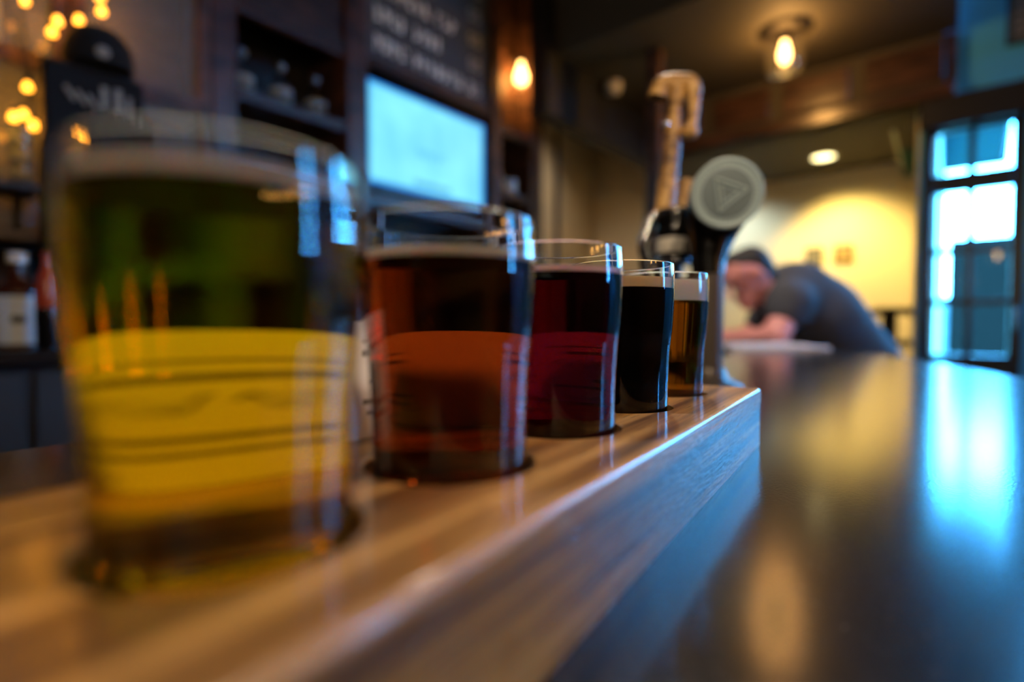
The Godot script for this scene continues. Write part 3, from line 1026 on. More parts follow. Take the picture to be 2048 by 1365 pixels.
func back_bar() -> void:
	var F := -2.5
	var B := -2.88
	var cw: Material = M.cabinet_wood
	# --- base counter along the wall
	var c := thing("back_counter", "long black back bar counter below the shelves", "counter", Vector3.ZERO)
	part("worktop", rbox(-1.5, 3.19, B, -1.95, -0.11, -0.07, 0.005), M.black_enamel, c)
	for i in 8:
		var a := -1.48 + i * 0.583
		part("cupboard_door", rbox(a + 0.008, a + 0.575, -2.02, -2.0, -1.04, -0.13, 0.006), M.black_paint, c)
	part("body", rbox(-1.5, 3.19, B, -2.02, -EYE, -0.11), M.black_paint, c)
	# --- shelf bay with growler jugs
	var s := thing("shelf_cabinet", "dark wooden open shelf cabinet holding glass jugs, left of the screen", "cabinet", Vector3.ZERO)
	part("upright", rbox(0.95, 1.06, B, F, -0.07, 2.55, 0.006), M.upright_wood, s)
	part("upright", rbox(1.61, 1.74, B, F + 0.02, -0.07, 2.55, 0.006), M.upright_wood, s)
	part("back_panel", rbox(1.06, 1.61, B, B + 0.02, -0.07, 2.55), M.black_paint, s)
	part("shelf", rbox(1.06, 1.61, B + 0.02, F, 1.02, 1.075, 0.004), cw, s)
	part("shelf", rbox(1.06, 1.61, B + 0.02, F, 0.70, 0.755, 0.004), cw, s)
	part("shelf", rbox(1.06, 1.61, B + 0.02, F, 0.30, 0.35, 0.004), cw, s)
	part("rail", rbox(1.06, 1.61, F - 0.03, F, 1.41, 1.50, 0.004), cw, s)
	part("top_panel", rbox(1.06, 1.61, F - 0.05, F - 0.02, 1.50, 2.55), cw, s)
	for q in [[1.13, "glass jug with a cork at the left end of the cabinet shelf"], [1.32, "glass jug with a round stopper in the middle of the cabinet shelf"], [1.51, "glass jug with a round stopper at the right end of the cabinet shelf"]]:
		var j := thing("glass_jug", q[1], "jug", W(q[0], F - 0.12, 1.0755), 0.0, "jugs on the cabinet shelf")
		part("body", lathe([smooth([Vector2(0.0, 0.001), Vector2(0.045, 0.0), Vector2(0.052, 0.01), Vector2(0.052, 0.10), Vector2(0.045, 0.13), Vector2(0.02, 0.16), Vector2(0.018, 0.19)], 4), [Vector2(0.018, 0.19), Vector2(0.015, 0.19)], smooth([Vector2(0.015, 0.19), Vector2(0.018, 0.158), Vector2(0.042, 0.128), Vector2(0.049, 0.10), Vector2(0.049, 0.012), Vector2(0.0, 0.006)], 4)], 32), M.ware_glass, j)
		part("stopper", lathe([smooth([Vector2(0.0, 0.185), Vector2(0.014, 0.19), Vector2(0.024, 0.21), Vector2(0.02, 0.232), Vector2(0.0, 0.24)], 4)], 20), M.steel, j)
		part("label", lathe([[Vector2(0.0526, 0.03), Vector2(0.0526, 0.095)]], 32), M.label_white, j)
	# --- screen bay
	var v := thing("screen_cabinet", "dark wooden bay framing the television and the menu board", "cabinet", Vector3.ZERO)
	part("upright", rbox(2.75, 2.84, B, F + 0.02, -0.07, 2.55, 0.006), M.upright_wood, v)
	part("back_panel", rbox(1.74, 2.75, B, B + 0.02, -0.07, 2.55), M.black_paint, v)
	part("rail", rbox(1.74, 2.75, F - 0.04, F, 0.66, 0.74, 0.005), cw, v)
	part("rail", rbox(1.74, 2.75, F - 0.04, F, 1.44, 1.50, 0.005), cw, v)
	part("shelf", rbox(1.74, 2.75, B + 0.02, F, 0.30, 0.35, 0.004), cw, v)
	# --- television
	var tv := thing("television", "wall television glowing pale cyan between wooden uprights", "television", Vector3.ZERO)
	part("housing", rbox(1.745, 2.745, F - 0.09, F - 0.03, 0.765, 1.405, 0.008), M.tv_plastic, tv)
	var si := Image.create(256, 144, false, Image.FORMAT_RGB8)
	var sn := noise(4, 0.012, 2)
	for y in 144:
		for x in 256:
			var e := minf(minf(x, 255 - x) / 10.0, minf(y, 143 - y) / 7.0)
			var k := clampf(e, 0.0, 1.0)
			var q := sn.get_noise_2d(x, y) * 0.06
			var base := Color(0.50 + q, 0.90 + q, 1.0)
			si.set_pixel(x, y, Color(0.0, 0.45, 0.92).lerp(base, k))
	var rg := RandomNumberGenerator.new()
	rg.seed = 3
	for i in 9:
		stroke(si, Vector2(98 + i * 7, 74), Vector2(98 + i * 7 + rg.randi_range(0, 4), 86), 2, Color(0.25, 0.66, 0.88))
	for i in 20:
		stroke(si, Vector2(92 + i * 4, 124), Vector2(92 + i * 4 + 1, 130), 2, Color(0.10, 0.42, 0.62))
	for i in 40:
		stroke(si, Vector2(18 + i * 5, 137), Vector2(20 + i * 5, 139), 1, Color(0.1, 0.45, 0.68))
	var sm := mat("tv_screen", Color(0.02, 0.02, 0.02), 0.5)
	sm.emission_enabled = true
	sm.emission = Color.BLACK
	sm.emission_texture = ImageTexture.create_from_image(si)
	sm.emission_energy_multiplier = 1.1
	part("screen", face_v(1.755, 2.71, F - 0.0285, 0.80, 1.372), sm, tv)
	var tl := AreaLight3D.new()
	tl.name = "screen_light"
	tl.area_size = Vector2(0.955, 0.572)
	tl.area_normalize_energy = false
	tl.light_color = Color(0.3, 0.76, 1.0)
	tl.light_energy = 0.07
	tl.shadow_enabled = true
	tv.add_child(tl)
	tl.position = W(2.2325, F - 0.02, 1.086)
	tl.rotation.y = -PI / 2
	# --- chalk menu
	var cb := thing("menu_chalkboard", "slate menu chalkboard with white chalk lines above the television", "chalkboard", Vector3.ZERO)
	part("frame", rbox(1.75, 2.75, F - 0.05, F - 0.025, 1.50, 2.5, 0.004), M.black_paint, cb)
	var cm := mat("chalk_menu", Color.WHITE, 0.7)
	cm.albedo_texture = chalk_image(1024, 1024, 6, 8, true, Color(1.0, 1.0, 0.98), Color(0.27, 0.30, 0.32))
	part("slate", face_v(1.76, 2.74, F - 0.024, 1.51, 2.49), cm, cb)
	# --- narrow end bay with a lamp and crockery
	var e := thing("end_cabinet", "narrow dark wooden end bay lit orange by a jar lamp", "cabinet", Vector3.ZERO)
	part("upright", rbox(3.20, 3.35, B, F, -EYE, 2.55, 0.006), M.cabinet_wood, e)
	part("back_panel", rbox(2.84, 3.20, B, B + 0.02, -0.07, 1.42), M.black_paint, e)
	part("top_panel", rbox(2.84, 3.20, F - 0.12, F - 0.09, 1.42, 2.55), cw, e)
	part("rail", rbox(2.84, 3.20, F - 0.12, F, 1.36, 1.42, 0.004), cw, e)
	for h in [0.96, 0.52, 0.10]:
		part("shelf", rbox(2.84, 3.20, B + 0.02, F, h - 0.05, h, 0.004), cw, e)
	for q in [[2.90, 0.9605, 1.25, "tall pale cup on the upper shelf of the end bay"], [3.07, 0.9605, 1.0, "round white cup on the upper shelf of the end bay"], [2.92, 0.5205, 1.5, "tall white beaker at the left of the lower end bay shelf"], [3.05, 0.5205, 1.5, "tall white beaker at the right of the lower end bay shelf"]]:
		var k: float = q[2]
		single("cup", lathe([[Vector2(0, 0), Vector2(0.035, 0.0)], smooth([Vector2(0.035, 0.0), Vector2(0.05, 0.03 * k), Vector2(0.055, 0.12 * k)], 4), [Vector2(0.055, 0.12 * k), Vector2(0.051, 0.12 * k)], smooth([Vector2(0.051, 0.12 * k), Vector2(0.046, 0.03 * k), Vector2(0, 0.008)], 4)], 24), M.ceramic, q[3], "cup", W(q[0], F - 0.10, q[1]), 0.0, "cups in the end bay")
	# lamp hanging in the end bay
	var wl := thing("bay_lamp", "glowing amber jar lamp hanging before the end bay panel", "lamp", W(3.06, F + 0.02, 1.98))
	part("bracket", tube([Vector3(-0.112, 0.03, 0), Vector3(-0.05, 0.05, 0), Vector3(0, 0.03, 0), Vector3(0, -0.02, 0)], [0.008], 8), M.dark_metal, wl)
	part("wall_plate", sbox(Vector3(0.012, 0.10, 0.06), 0.004), M.dark_metal, wl, T(-0.104, 0.03, 0))
	part("socket", lathe([[Vector2(0, -0.06), Vector2(0.03, -0.06), Vector2(0.03, -0.02), Vector2(0, -0.01)]], 20), M.dark_metal, wl)
	part("jar", lathe([smooth([Vector2(0.05, -0.05), Vector2(0.072, -0.07), Vector2(0.075, -0.2), Vector2(0.06, -0.24), Vector2(0, -0.245)], 4)], 28), M.lamp_glass, wl)
	part("bulb", lathe([smooth([Vector2(0.014, -0.06), Vector2(0.02, -0.09), Vector2(0.043, -0.15), Vector2(0.04, -0.20), Vector2(0.0, -0.225)], 5)], 20), M.bulb_warm, wl)
	omni(Vector3(0, -0.15, 0), Color(1.0, 0.66, 0.30), 0.42, 0.03, wl)
	# --- glazed cabinets with pale frames on the left
	for q in [[-0.02, 0.47, "glass fronted back bar cabinet with pale frame behind the string lights"], [0.47, 0.95, "glass fronted back bar cabinet next to the open shelf cabinet"], [-0.62, -0.02, "glass fronted back bar cabinet at the dark end of the wall"]]:
		var a: float = q[0]
		var b: float = q[1]
		var g := thing("glazed_cabinet", q[2], "cabinet", Vector3.ZERO, 0.0, "glazed cabinets of the back bar")
		part("back_panel", rbox(a, b, B, B + 0.02, 0.35, 2.5), M.cabinet_wood, g)
		part("base", rbox(a, b, B, F - 0.04, 0.30, 0.35), cw, g)
		part("top", rbox(a, b, B, F - 0.04, 2.5, 2.55), cw, g)
		part("stile", rbox(a + 0.002, a + 0.05, F - 0.04, F, 0.30, 2.55, 0.005), M.pale_frame, g)
		part("stile", rbox(b - 0.05, b - 0.002, F - 0.04, F, 0.30, 2.55, 0.005), M.pale_frame, g)
		for h in [0.32, 0.93, 1.70, 2.5]:
			part("door_rail", rbox(a + 0.05, b - 0.05, F - 0.04, F, h - 0.025, h + 0.03, 0.005), M.pale_frame, g)
		for hh in [[0.35, 0.905], [0.96, 1.675], [1.73, 2.475]]:
			part("pane", rbox(a + 0.05, b - 0.05, F - 0.024, F - 0.019, hh[0], hh[1]), M.cabinet_glass, g)
		part("shelf", rbox(a, b, B + 0.02, F - 0.05, 0.93, 0.95), cw, g)
	# --- box standing in the glazed cabinet, top left
	single("storage_box", rbox(0.02, 0.30, -2.85, -2.62, 0.951, 1.22, 0.01), M.label_white, "pale grey box on the shelf inside the glazed cabinet", "box")
	# --- string lights
	var bulbs := [[48, 2], [115, 44], [104, 66], [158, 42], [203, 24], [200, -4]]
	string_lights("string of amber bulbs hanging above the black cap", bulbs, -2.40)
	string_lights("string of amber bulbs hanging low beside the black display stand", [[55, 176], [47, 231], [27, 236], [68, 253]], -2.38)

func string_lights(label: String, px: Array, v: float) -> void:
	var t := thing("string_light", label, "string light", Vector3.ZERO, 0.0, "string lights of the back bar")
	var path := []
	for q in px:
		path.append(PV(q[0], q[1] - 20, v))
	path.push_front(path[0] + Vector3(0, 0.5, 0.1))
	path.append(path[-1] + Vector3(0.0, 0.5, 0.04))
	part("cable", tube(smooth(path, 5), [0.003], 6), M.black_paint, t)
	var bm := lathe([smooth([Vector2(0, -0.012), Vector2(0.011, -0.008), Vector2(0.0135, 0.0), Vector2(0.009, 0.012), Vector2(0.006, 0.02), Vector2(0, 0.022)], 4)], 16)
	for i in px.size():
		var at := PV(px[i][0], px[i][1], v)
		part("bulb", bm, M.bulb_amber, t, Transform3D(Basis.IDENTITY, at))
		part("bulb_socket", lathe([[Vector2(0.0, 0.018), Vector2(0.008, 0.018), Vector2(0.008, 0.036), Vector2(0, 0.04)]], 10), M.black_paint, t, Transform3D(Basis.IDENTITY, at))
		omni(at, Color(1.0, 0.62, 0.2), 0.012, 0.012, t)

func counter_things() -> void:
	var y := EYE - 0.07
	# black stand with a cap
	var t := thing("display_stand", "tall black display stand with pale print below the cap", "stand", Vector3(0, 0, 0))
	var c := P(190, 400, 1.86)
	var foot := Vector3(c.x, y, c.z)
	t.position = foot
	t.rotation.y = deg_to_rad(90.0)
	var top := P(190, 152, 1.86).y - y
	part("panel", box(Vector3(-0.14, 0.0, -0.06), Vector3(0.14, top, 0.06), 0.012), M.black_felt, t)
	part("foot", box(Vector3(-0.14, 0.0005, -0.085), Vector3(0.14, 0.02, 0.085), 0.004), M.black_felt, t)
	var pr := begin()
	for q in [[0.02, 0.0, 0.018, 0.075], [0.06, -0.01, 0.02, 0.09], [0.092, -0.02, 0.014, 0.08]]:
		add_box(pr, Vector3(q[0] - q[2] / 2, top - 0.13 + q[1], 0.0595), Vector3(q[0] + q[2] / 2, top - 0.13 + q[1] + q[3], 0.0615))
	for i in 3:
		add_tube(pr, [Vector3(-0.085 + i * 0.03, top - 0.085 - i * 0.006, 0.061), Vector3(-0.06 + i * 0.03, top - 0.125 - i * 0.006, 0.061)], [0.007], 8)
	part("print", pr.commit(), M.pale_print, t)
	var cap := thing("cap", "black felt cap with a small grey badge on top of the display stand", "cap", foot + Vector3(0, top + 0.0005, 0), deg_to_rad(84.0))
	part("crown", lathe([[Vector2(0, 0), Vector2(0.098, 0.0)], smooth([Vector2(0.098, 0.0), Vector2(0.102, 0.05), Vector2(0.092, 0.105), Vector2(0.06, 0.148), Vector2(0.02, 0.163), Vector2(0, 0.164)], 5)], 36), M.black_felt, cap, T(0.02, 0.0, 0.0))
	part("badge", lathe([smooth([Vector2(0.0, 0.006), Vector2(0.014, 0.005), Vector2(0.02, 0.0)], 4)], 20), M.pale_print, cap, Transform3D(Basis(Vector3.RIGHT, PI / 2), Vector3(0.02, 0.045, 0.101)))
	var br := begin()
	var poly := PackedVector2Array()
	for i in 15:
		var a := PI * i / 14.0
		poly.append(Vector2(0.02 + cos(a) * 0.085, 0.075 + sin(a) * 0.07))
	part("brim", slab(poly, 0.004, 0.010), M.black_felt, cap)
	# growler with a white label, a bottle beside it
	var g0 := P(36, 600, 1.60)
	var g := thing("growler", "brown growler jug with a large white label on the back counter", "jug", Vector3(g0.x, y + 0.0005, g0.z))
	part("body", lathe([[Vector2(0, 0), Vector2(0.055, 0.0)], smooth([Vector2(0.055, 0.0), Vector2(0.06, 0.008), Vector2(0.06, 0.15), Vector2(0.055, 0.175), Vector2(0.028, 0.205), Vector2(0.02, 0.235), Vector2(0.021, 0.26)], 4), [Vector2(0.021, 0.26), Vector2(0, 0.262)]], 36), M.bottle_brown, g)
	part("label", lathe([[Vector2(0.0607, 0.012), Vector2(0.0612, 0.014), Vector2(0.0612, 0.152), Vector2(0.0607, 0.154)]], 36), M.label_white, g)
	var toc := (cam.position - g.position).slide(Vector3.UP).normalized()
	part("label_print", lathe([smooth([Vector2(0, 0.001), Vector2(0.016, 0.0), Vector2(0.017, -0.002)], 2)], 18), M.black_paint, g, Transform3D(Basis(Vector3.UP.cross(toc), toc, Vector3.UP) if false else Basis(toc.cross(Vector3.UP), toc, -Vector3.UP.cross(Vector3.ZERO) + Vector3.UP * -1.0).orthonormalized(), toc * 0.0605 + Vector3(0, 0.085, 0)))
	part("cap", lathe([[Vector2(0, 0.262), Vector2(0.024, 0.262)], [Vector2(0.024, 0.255), Vector2(0.024, 0.285), Vector2(0, 0.288)]], 24), M.ceramic, g)
	var b0 := P(97, 600, 1.56)
	var b := thing("bottle", "black bottle with an orange red neck beside the growler", "bottle", Vector3(b0.x, y + 0.0005, b0.z))
	part("body", lathe([[Vector2(0, 0), Vector2(0.03, 0)], smooth([Vector2(0.03, 0.0), Vector2(0.032, 0.01), Vector2(0.032, 0.10), Vector2(0.03, 0.12)], 4)], 28), M.bottle_black, b)
	part("neck", lathe([smooth([Vector2(0.03, 0.12), Vector2(0.031, 0.16), Vector2(0.024, 0.21), Vector2(0.013, 0.24), Vector2(0.013, 0.28)], 4), [Vector2(0.013, 0.28), Vector2(0, 0.281)]], 28), M.orange_red, b)
	# stacked tumblers on a small bracket shelf
	var s0 := PV(45, 372, -2.34)
	var sh := thing("bracket_shelf", "small dark bracket shelf carrying stacked tumblers", "shelf", s0)
	part("board", box(Vector3(-0.155, -0.02, -0.042), Vector3(0.05, 0.0, 0.13), 0.003), M.black_paint, sh)
	part("bracket", tube([Vector3(-0.148, -0.02, 0), Vector3(-0.148, -0.12, 0), Vector3(-0.02, -0.02, 0)], [0.006], 8), M.black_paint, sh)
	var tm := lathe([smooth([Vector2(0, 0.002), Vector2(0.027, 0.0), Vector2(0.030, 0.006), Vector2(0.037, 0.06)], 3), [Vector2(0.037, 0.06), Vector2(0.035, 0.06)], smooth([Vector2(0.035, 0.06), Vector2(0.028, 0.01), Vector2(0, 0.007)], 3)], 28)
	var which := ["bottom tumbler of the stack on the bracket shelf", "middle tumbler of the stack on the bracket shelf", "top tumbler of the stack on the bracket shelf"]
	for i in 3:
		single("tumbler_glass", tm, M.ware_glass, which[i], "glass", s0 + Vector3(0, 0.0005 + i * 0.0605, 0), 0.0, "stacked tumblers")
	single("tumbler_glass", tm, M.ware_glass, "single tumbler behind the stack on the bracket shelf", "glass", s0 + Vector3(-0.03, 0.0005, 0.08), 0.0, "stacked tumblers")

# ------------------------------------------------------------------ person at the end of the bar
func person() -> void:
	var root := thing("person", "person with short dark hair in a charcoal t-shirt leaning over the bar to read", "person", Vector3.ZERO)
	var J := func(px: float, py: float, z: float) -> Vector3: return P(px, py, z)
	var hipc: Vector3 = J.call(1732, 745, 2.56)
	var chest: Vector3 = J.call(1634, 634, 2.50)
	var upper: Vector3 = J.call(1590, 595, 2.46)
	var neck0: Vector3 = J.call(1556, 578, 2.44)
	var head: Vector3 = J.call(1497, 556, 2.40)
	var sh_n: Vector3 = J.call(1578, 608, 2.30)
	var el_n: Vector3 = J.call(1552, 686, 2.26)
	var sh_f: Vector3 = J.call(1556, 606, 2.62)
	var el_f: Vector3 = J.call(1500, 682, 2.66)
	el_n.y = BAR_Y + 0.045
	el_f.y = BAR_Y + 0.045
	var rtv := cam.basis.x
	var fwd := -cam.basis.z
	var ha_n := Vector3(el_n.x, BAR_Y + 0.035, el_n.z) - rtv * 0.16 + fwd * 0.18
	var ha_f := Vector3(el_f.x, BAR_Y + 0.035, el_f.z) - rtv * 0.16 - fwd * 0.10
	var across := (sh_f - sh_n).normalized()
	var hip_n := hipc - across * 0.09
	var hip_f := hipc + across * 0.09
	var kn_n := Vector3(hip_n.x, 0.52, hip_n.z) + rtv * 0.02
	var kn_f := Vector3(hip_f.x, 0.52, hip_f.z) - rtv * 0.10
	var ft_n := Vector3(kn_n.x, 0.09, kn_n.z) + rtv * 0.06
	var ft_f := Vector3(kn_f.x, 0.09, kn_f.z) + rtv * 0.02
	# body skin: neck, arms with hands, head (one continuous surface)
	var face := -rtv * 0.86 - Vector3.UP * 0.50 - fwd * 0.12
	face = face.normalized()
	var crown := (Vector3.UP * 0.9 - rtv * 0.45).normalized()
	crown = crown.slide(face).normalized()
	var ear := face.cross(crown).normalized()
	var H := func(f: float, c: float, e: float) -> Vector3: return head + (face * f + crown * c + ear * e) * 1.12
	var arms := [[sh_n, el_n, 0.062, 0.054], [el_n, ha_n, 0.045, 0.028], [sh_f, el_f, 0.056, 0.046], [el_f, ha_f, 0.045, 0.028]]
	var body := arms.duplicate()
	body += [[upper, neck0, 0.10, 0.075], [neck0, H.call(-0.03, -0.06, 0.0), 0.066, 0.06], [chest, upper, 0.12, 0.11], [hipc, chest, 0.13, 0.12]]
	for hnd in [[ha_n, (ha_n - el_n).normalized()], [ha_f, (ha_f - el_f).normalized()]]:
		var d: Vector3 = hnd[1]
		var sd := d.cross(Vector3.UP).normalized()
		body.append([hnd[0], hnd[0] + d * 0.06, 0.028, 0.026])
		for i in 4:
			var b0: Vector3 = hnd[0] + d * 0.07 + sd * (i - 1.5) * 0.019
			var ln := [0.07, 0.082, 0.076, 0.058]
			var b1: Vector3 = b0 + d * ln[i] * 0.55
			body.append([b0, b1, 0.0098, 0.009])
			body.append([b1, b1 + (d * 0.8 - Vector3.UP * 0.5) * ln[i] * 0.4, 0.009, 0.008])
		body.append([hnd[0] + d * 0.02 - sd * 0.025, hnd[0] + d * 0.065 - sd * 0.05, 0.012, 0.009])
	part("body", nets(body, 0.014, 0.010), M.skin, root)
	# head on a finer grid
	var hb := [
		[H.call(-0.025, 0.035, 0), H.call(0.02, 0.04, 0), 0.078, 0.074], [H.call(0.01, -0.01, 0), H.call(0.04, -0.075, 0), 0.066, 0.042],
		[H.call(0.07, 0.03, -0.022), H.call(0.07, 0.03, 0.022), 0.022, 0.022], [H.call(0.088, 0.015, 0), H.call(0.112, -0.028, 0), 0.010, 0.013],
		[H.call(0.072, -0.055, -0.014), H.call(0.072, -0.055, 0.014), 0.020, 0.020], [H.call(0.062, -0.09, 0), H.call(0.05, -0.095, 0), 0.024, 0.024],
		[H.call(-0.005, 0.01, -0.080), H.call(-0.02, -0.02, -0.082), 0.016, 0.011], [H.call(-0.005, 0.01, 0.080), H.call(-0.02, -0.02, 0.082), 0.016, 0.011],
		[H.call(-0.03, -0.05, 0), H.call(-0.04, -0.09, 0), 0.06, 0.058]]
	part("head", nets(hb, 0.006, 0.007), M.skin, root)
	for s in [-1.0, 1.0]:
		part("eye", lathe([smooth([Vector2(0, -0.012), Vector2(0.011, -0.004), Vector2(0.011, 0.004), Vector2(0, 0.012)], 3)], 12), M.black_paint, root, Transform3D(Basis.IDENTITY, H.call(0.083, 0.008, s * 0.032)))
	var hair := [[H.call(-0.035, 0.045, 0), H.call(0.018, 0.062, 0), 0.083, 0.070], [H.call(-0.05, 0.0, 0), H.call(-0.055, -0.04, 0), 0.072, 0.060]]
	part("hair", nets(hair, 0.008, 0.008, [[H.call(0.018, 0.045, 0), (face * 0.80 - crown * 0.60).normalized()]]), M.hair, root)
	# shirt
	var sleeve_n := sh_n.lerp(el_n, 0.30)
	var sleeve_f := sh_f.lerp(el_f, 0.62)
	var shirt := [[hipc, chest, 0.150, 0.165], [chest, upper, 0.165, 0.155], [hipc + across * 0.04, chest + across * 0.06, 0.145, 0.155], [hipc - across * 0.04, chest - across * 0.06, 0.145, 0.155], [upper, sh_n, 0.12, 0.085], [upper, sh_f, 0.12, 0.085], [sh_n, sleeve_n, 0.080, 0.070], [sh_f, sleeve_f, 0.080, 0.070], [upper, neck0, 0.12, 0.080]]
	part("shirt", nets(shirt, 0.016, 0.022), M.shirt, root)
	part("trousers", nets([[hip_n, kn_n, 0.115, 0.075], [kn_n, ft_n, 0.072, 0.055], [hip_f, kn_f, 0.115, 0.075], [kn_f, ft_f, 0.072, 0.055], [hip_n, hip_f, 0.125, 0.125]], 0.02, 0.02), M.trousers, root)
	for ft in [ft_n, ft_f]:
		part("shoe", nets([[Vector3(ft.x, 0.048, ft.z) + rtv * 0.03, Vector3(ft.x, 0.042, ft.z) - rtv * 0.17, 0.048, 0.040]], 0.014, 0.01), M.shoe, root)
	# newspaper on the bar before the reader
	var p0 := P(1535, 694, 2.07)
	var nt := thing("newspaper", "folded white newspaper lying on the bar under the reader's arms", "newspaper", Vector3(p0.x, BAR_Y + 0.0006, p0.z), deg_to_rad(40.0))
	part("lower_sheet", box(Vector3(-0.19, 0, -0.10), Vector3(0.19, 0.010, 0.10), 0.002), M.paper_white, nt)
	part("upper_sheet", box(Vector3(-0.18, 0.010, -0.09), Vector3(0.12, 0.019, 0.09), 0.003), M.paper_white, nt)
	part("fold", tube([Vector3(-0.19, 0.012, -0.10), Vector3(-0.19, 0.012, 0.10)], [0.011], 10), M.paper_white, nt)

# ------------------------------------------------------------------ nook and ceiling things
# added fill lamp: a metal shade on a cord throwing light down
func added_shade_lamp(label: String, at: Vector3, drop: float, energy: float) -> void:
	var t := thing("added_shade_lamp", label, "lamp", at, 0.0, "added shaded lamps")
	part("ceiling_rose", lathe([[Vector2(0, -0.03), Vector2(0.04, -0.03), Vector2(0.055, 0.0)]], 24), M.dark_metal, t)
	part("cord", tube([Vector3(0, -0.02, 0), Vector3(0, -drop, 0)], [0.004], 8), M.dark_metal, t)
	part("shade", lathe([smooth([Vector2(0.15, -drop - 0.16), Vector2(0.14, -drop - 0.10), Vector2(0.06, -drop - 0.03), Vector2(0.02, -drop)], 5), smooth([Vector2(0.018, -drop - 0.004), Vector2(0.057, -drop - 0.033), Vector2(0.137, -drop - 0.103), Vector2(0.147, -drop - 0.16)], 5)], 36), M.dark_metal, t)
	part("bulb", lathe([smooth([Vector2(0, -drop - 0.13), Vector2(0.03, -drop - 0.11), Vector2(0.028, -drop - 0.07), Vector2(0.012, -drop - 0.03)], 4)], 20), M.bulb_warm, t)
	var p := t.position + Vector3(0, -drop - 0.135, 0)
	spot(p, p - Vector3(0, 1, 0), Color(1.0, 0.92, 0.84), energy, 56.0, 0.05, t)

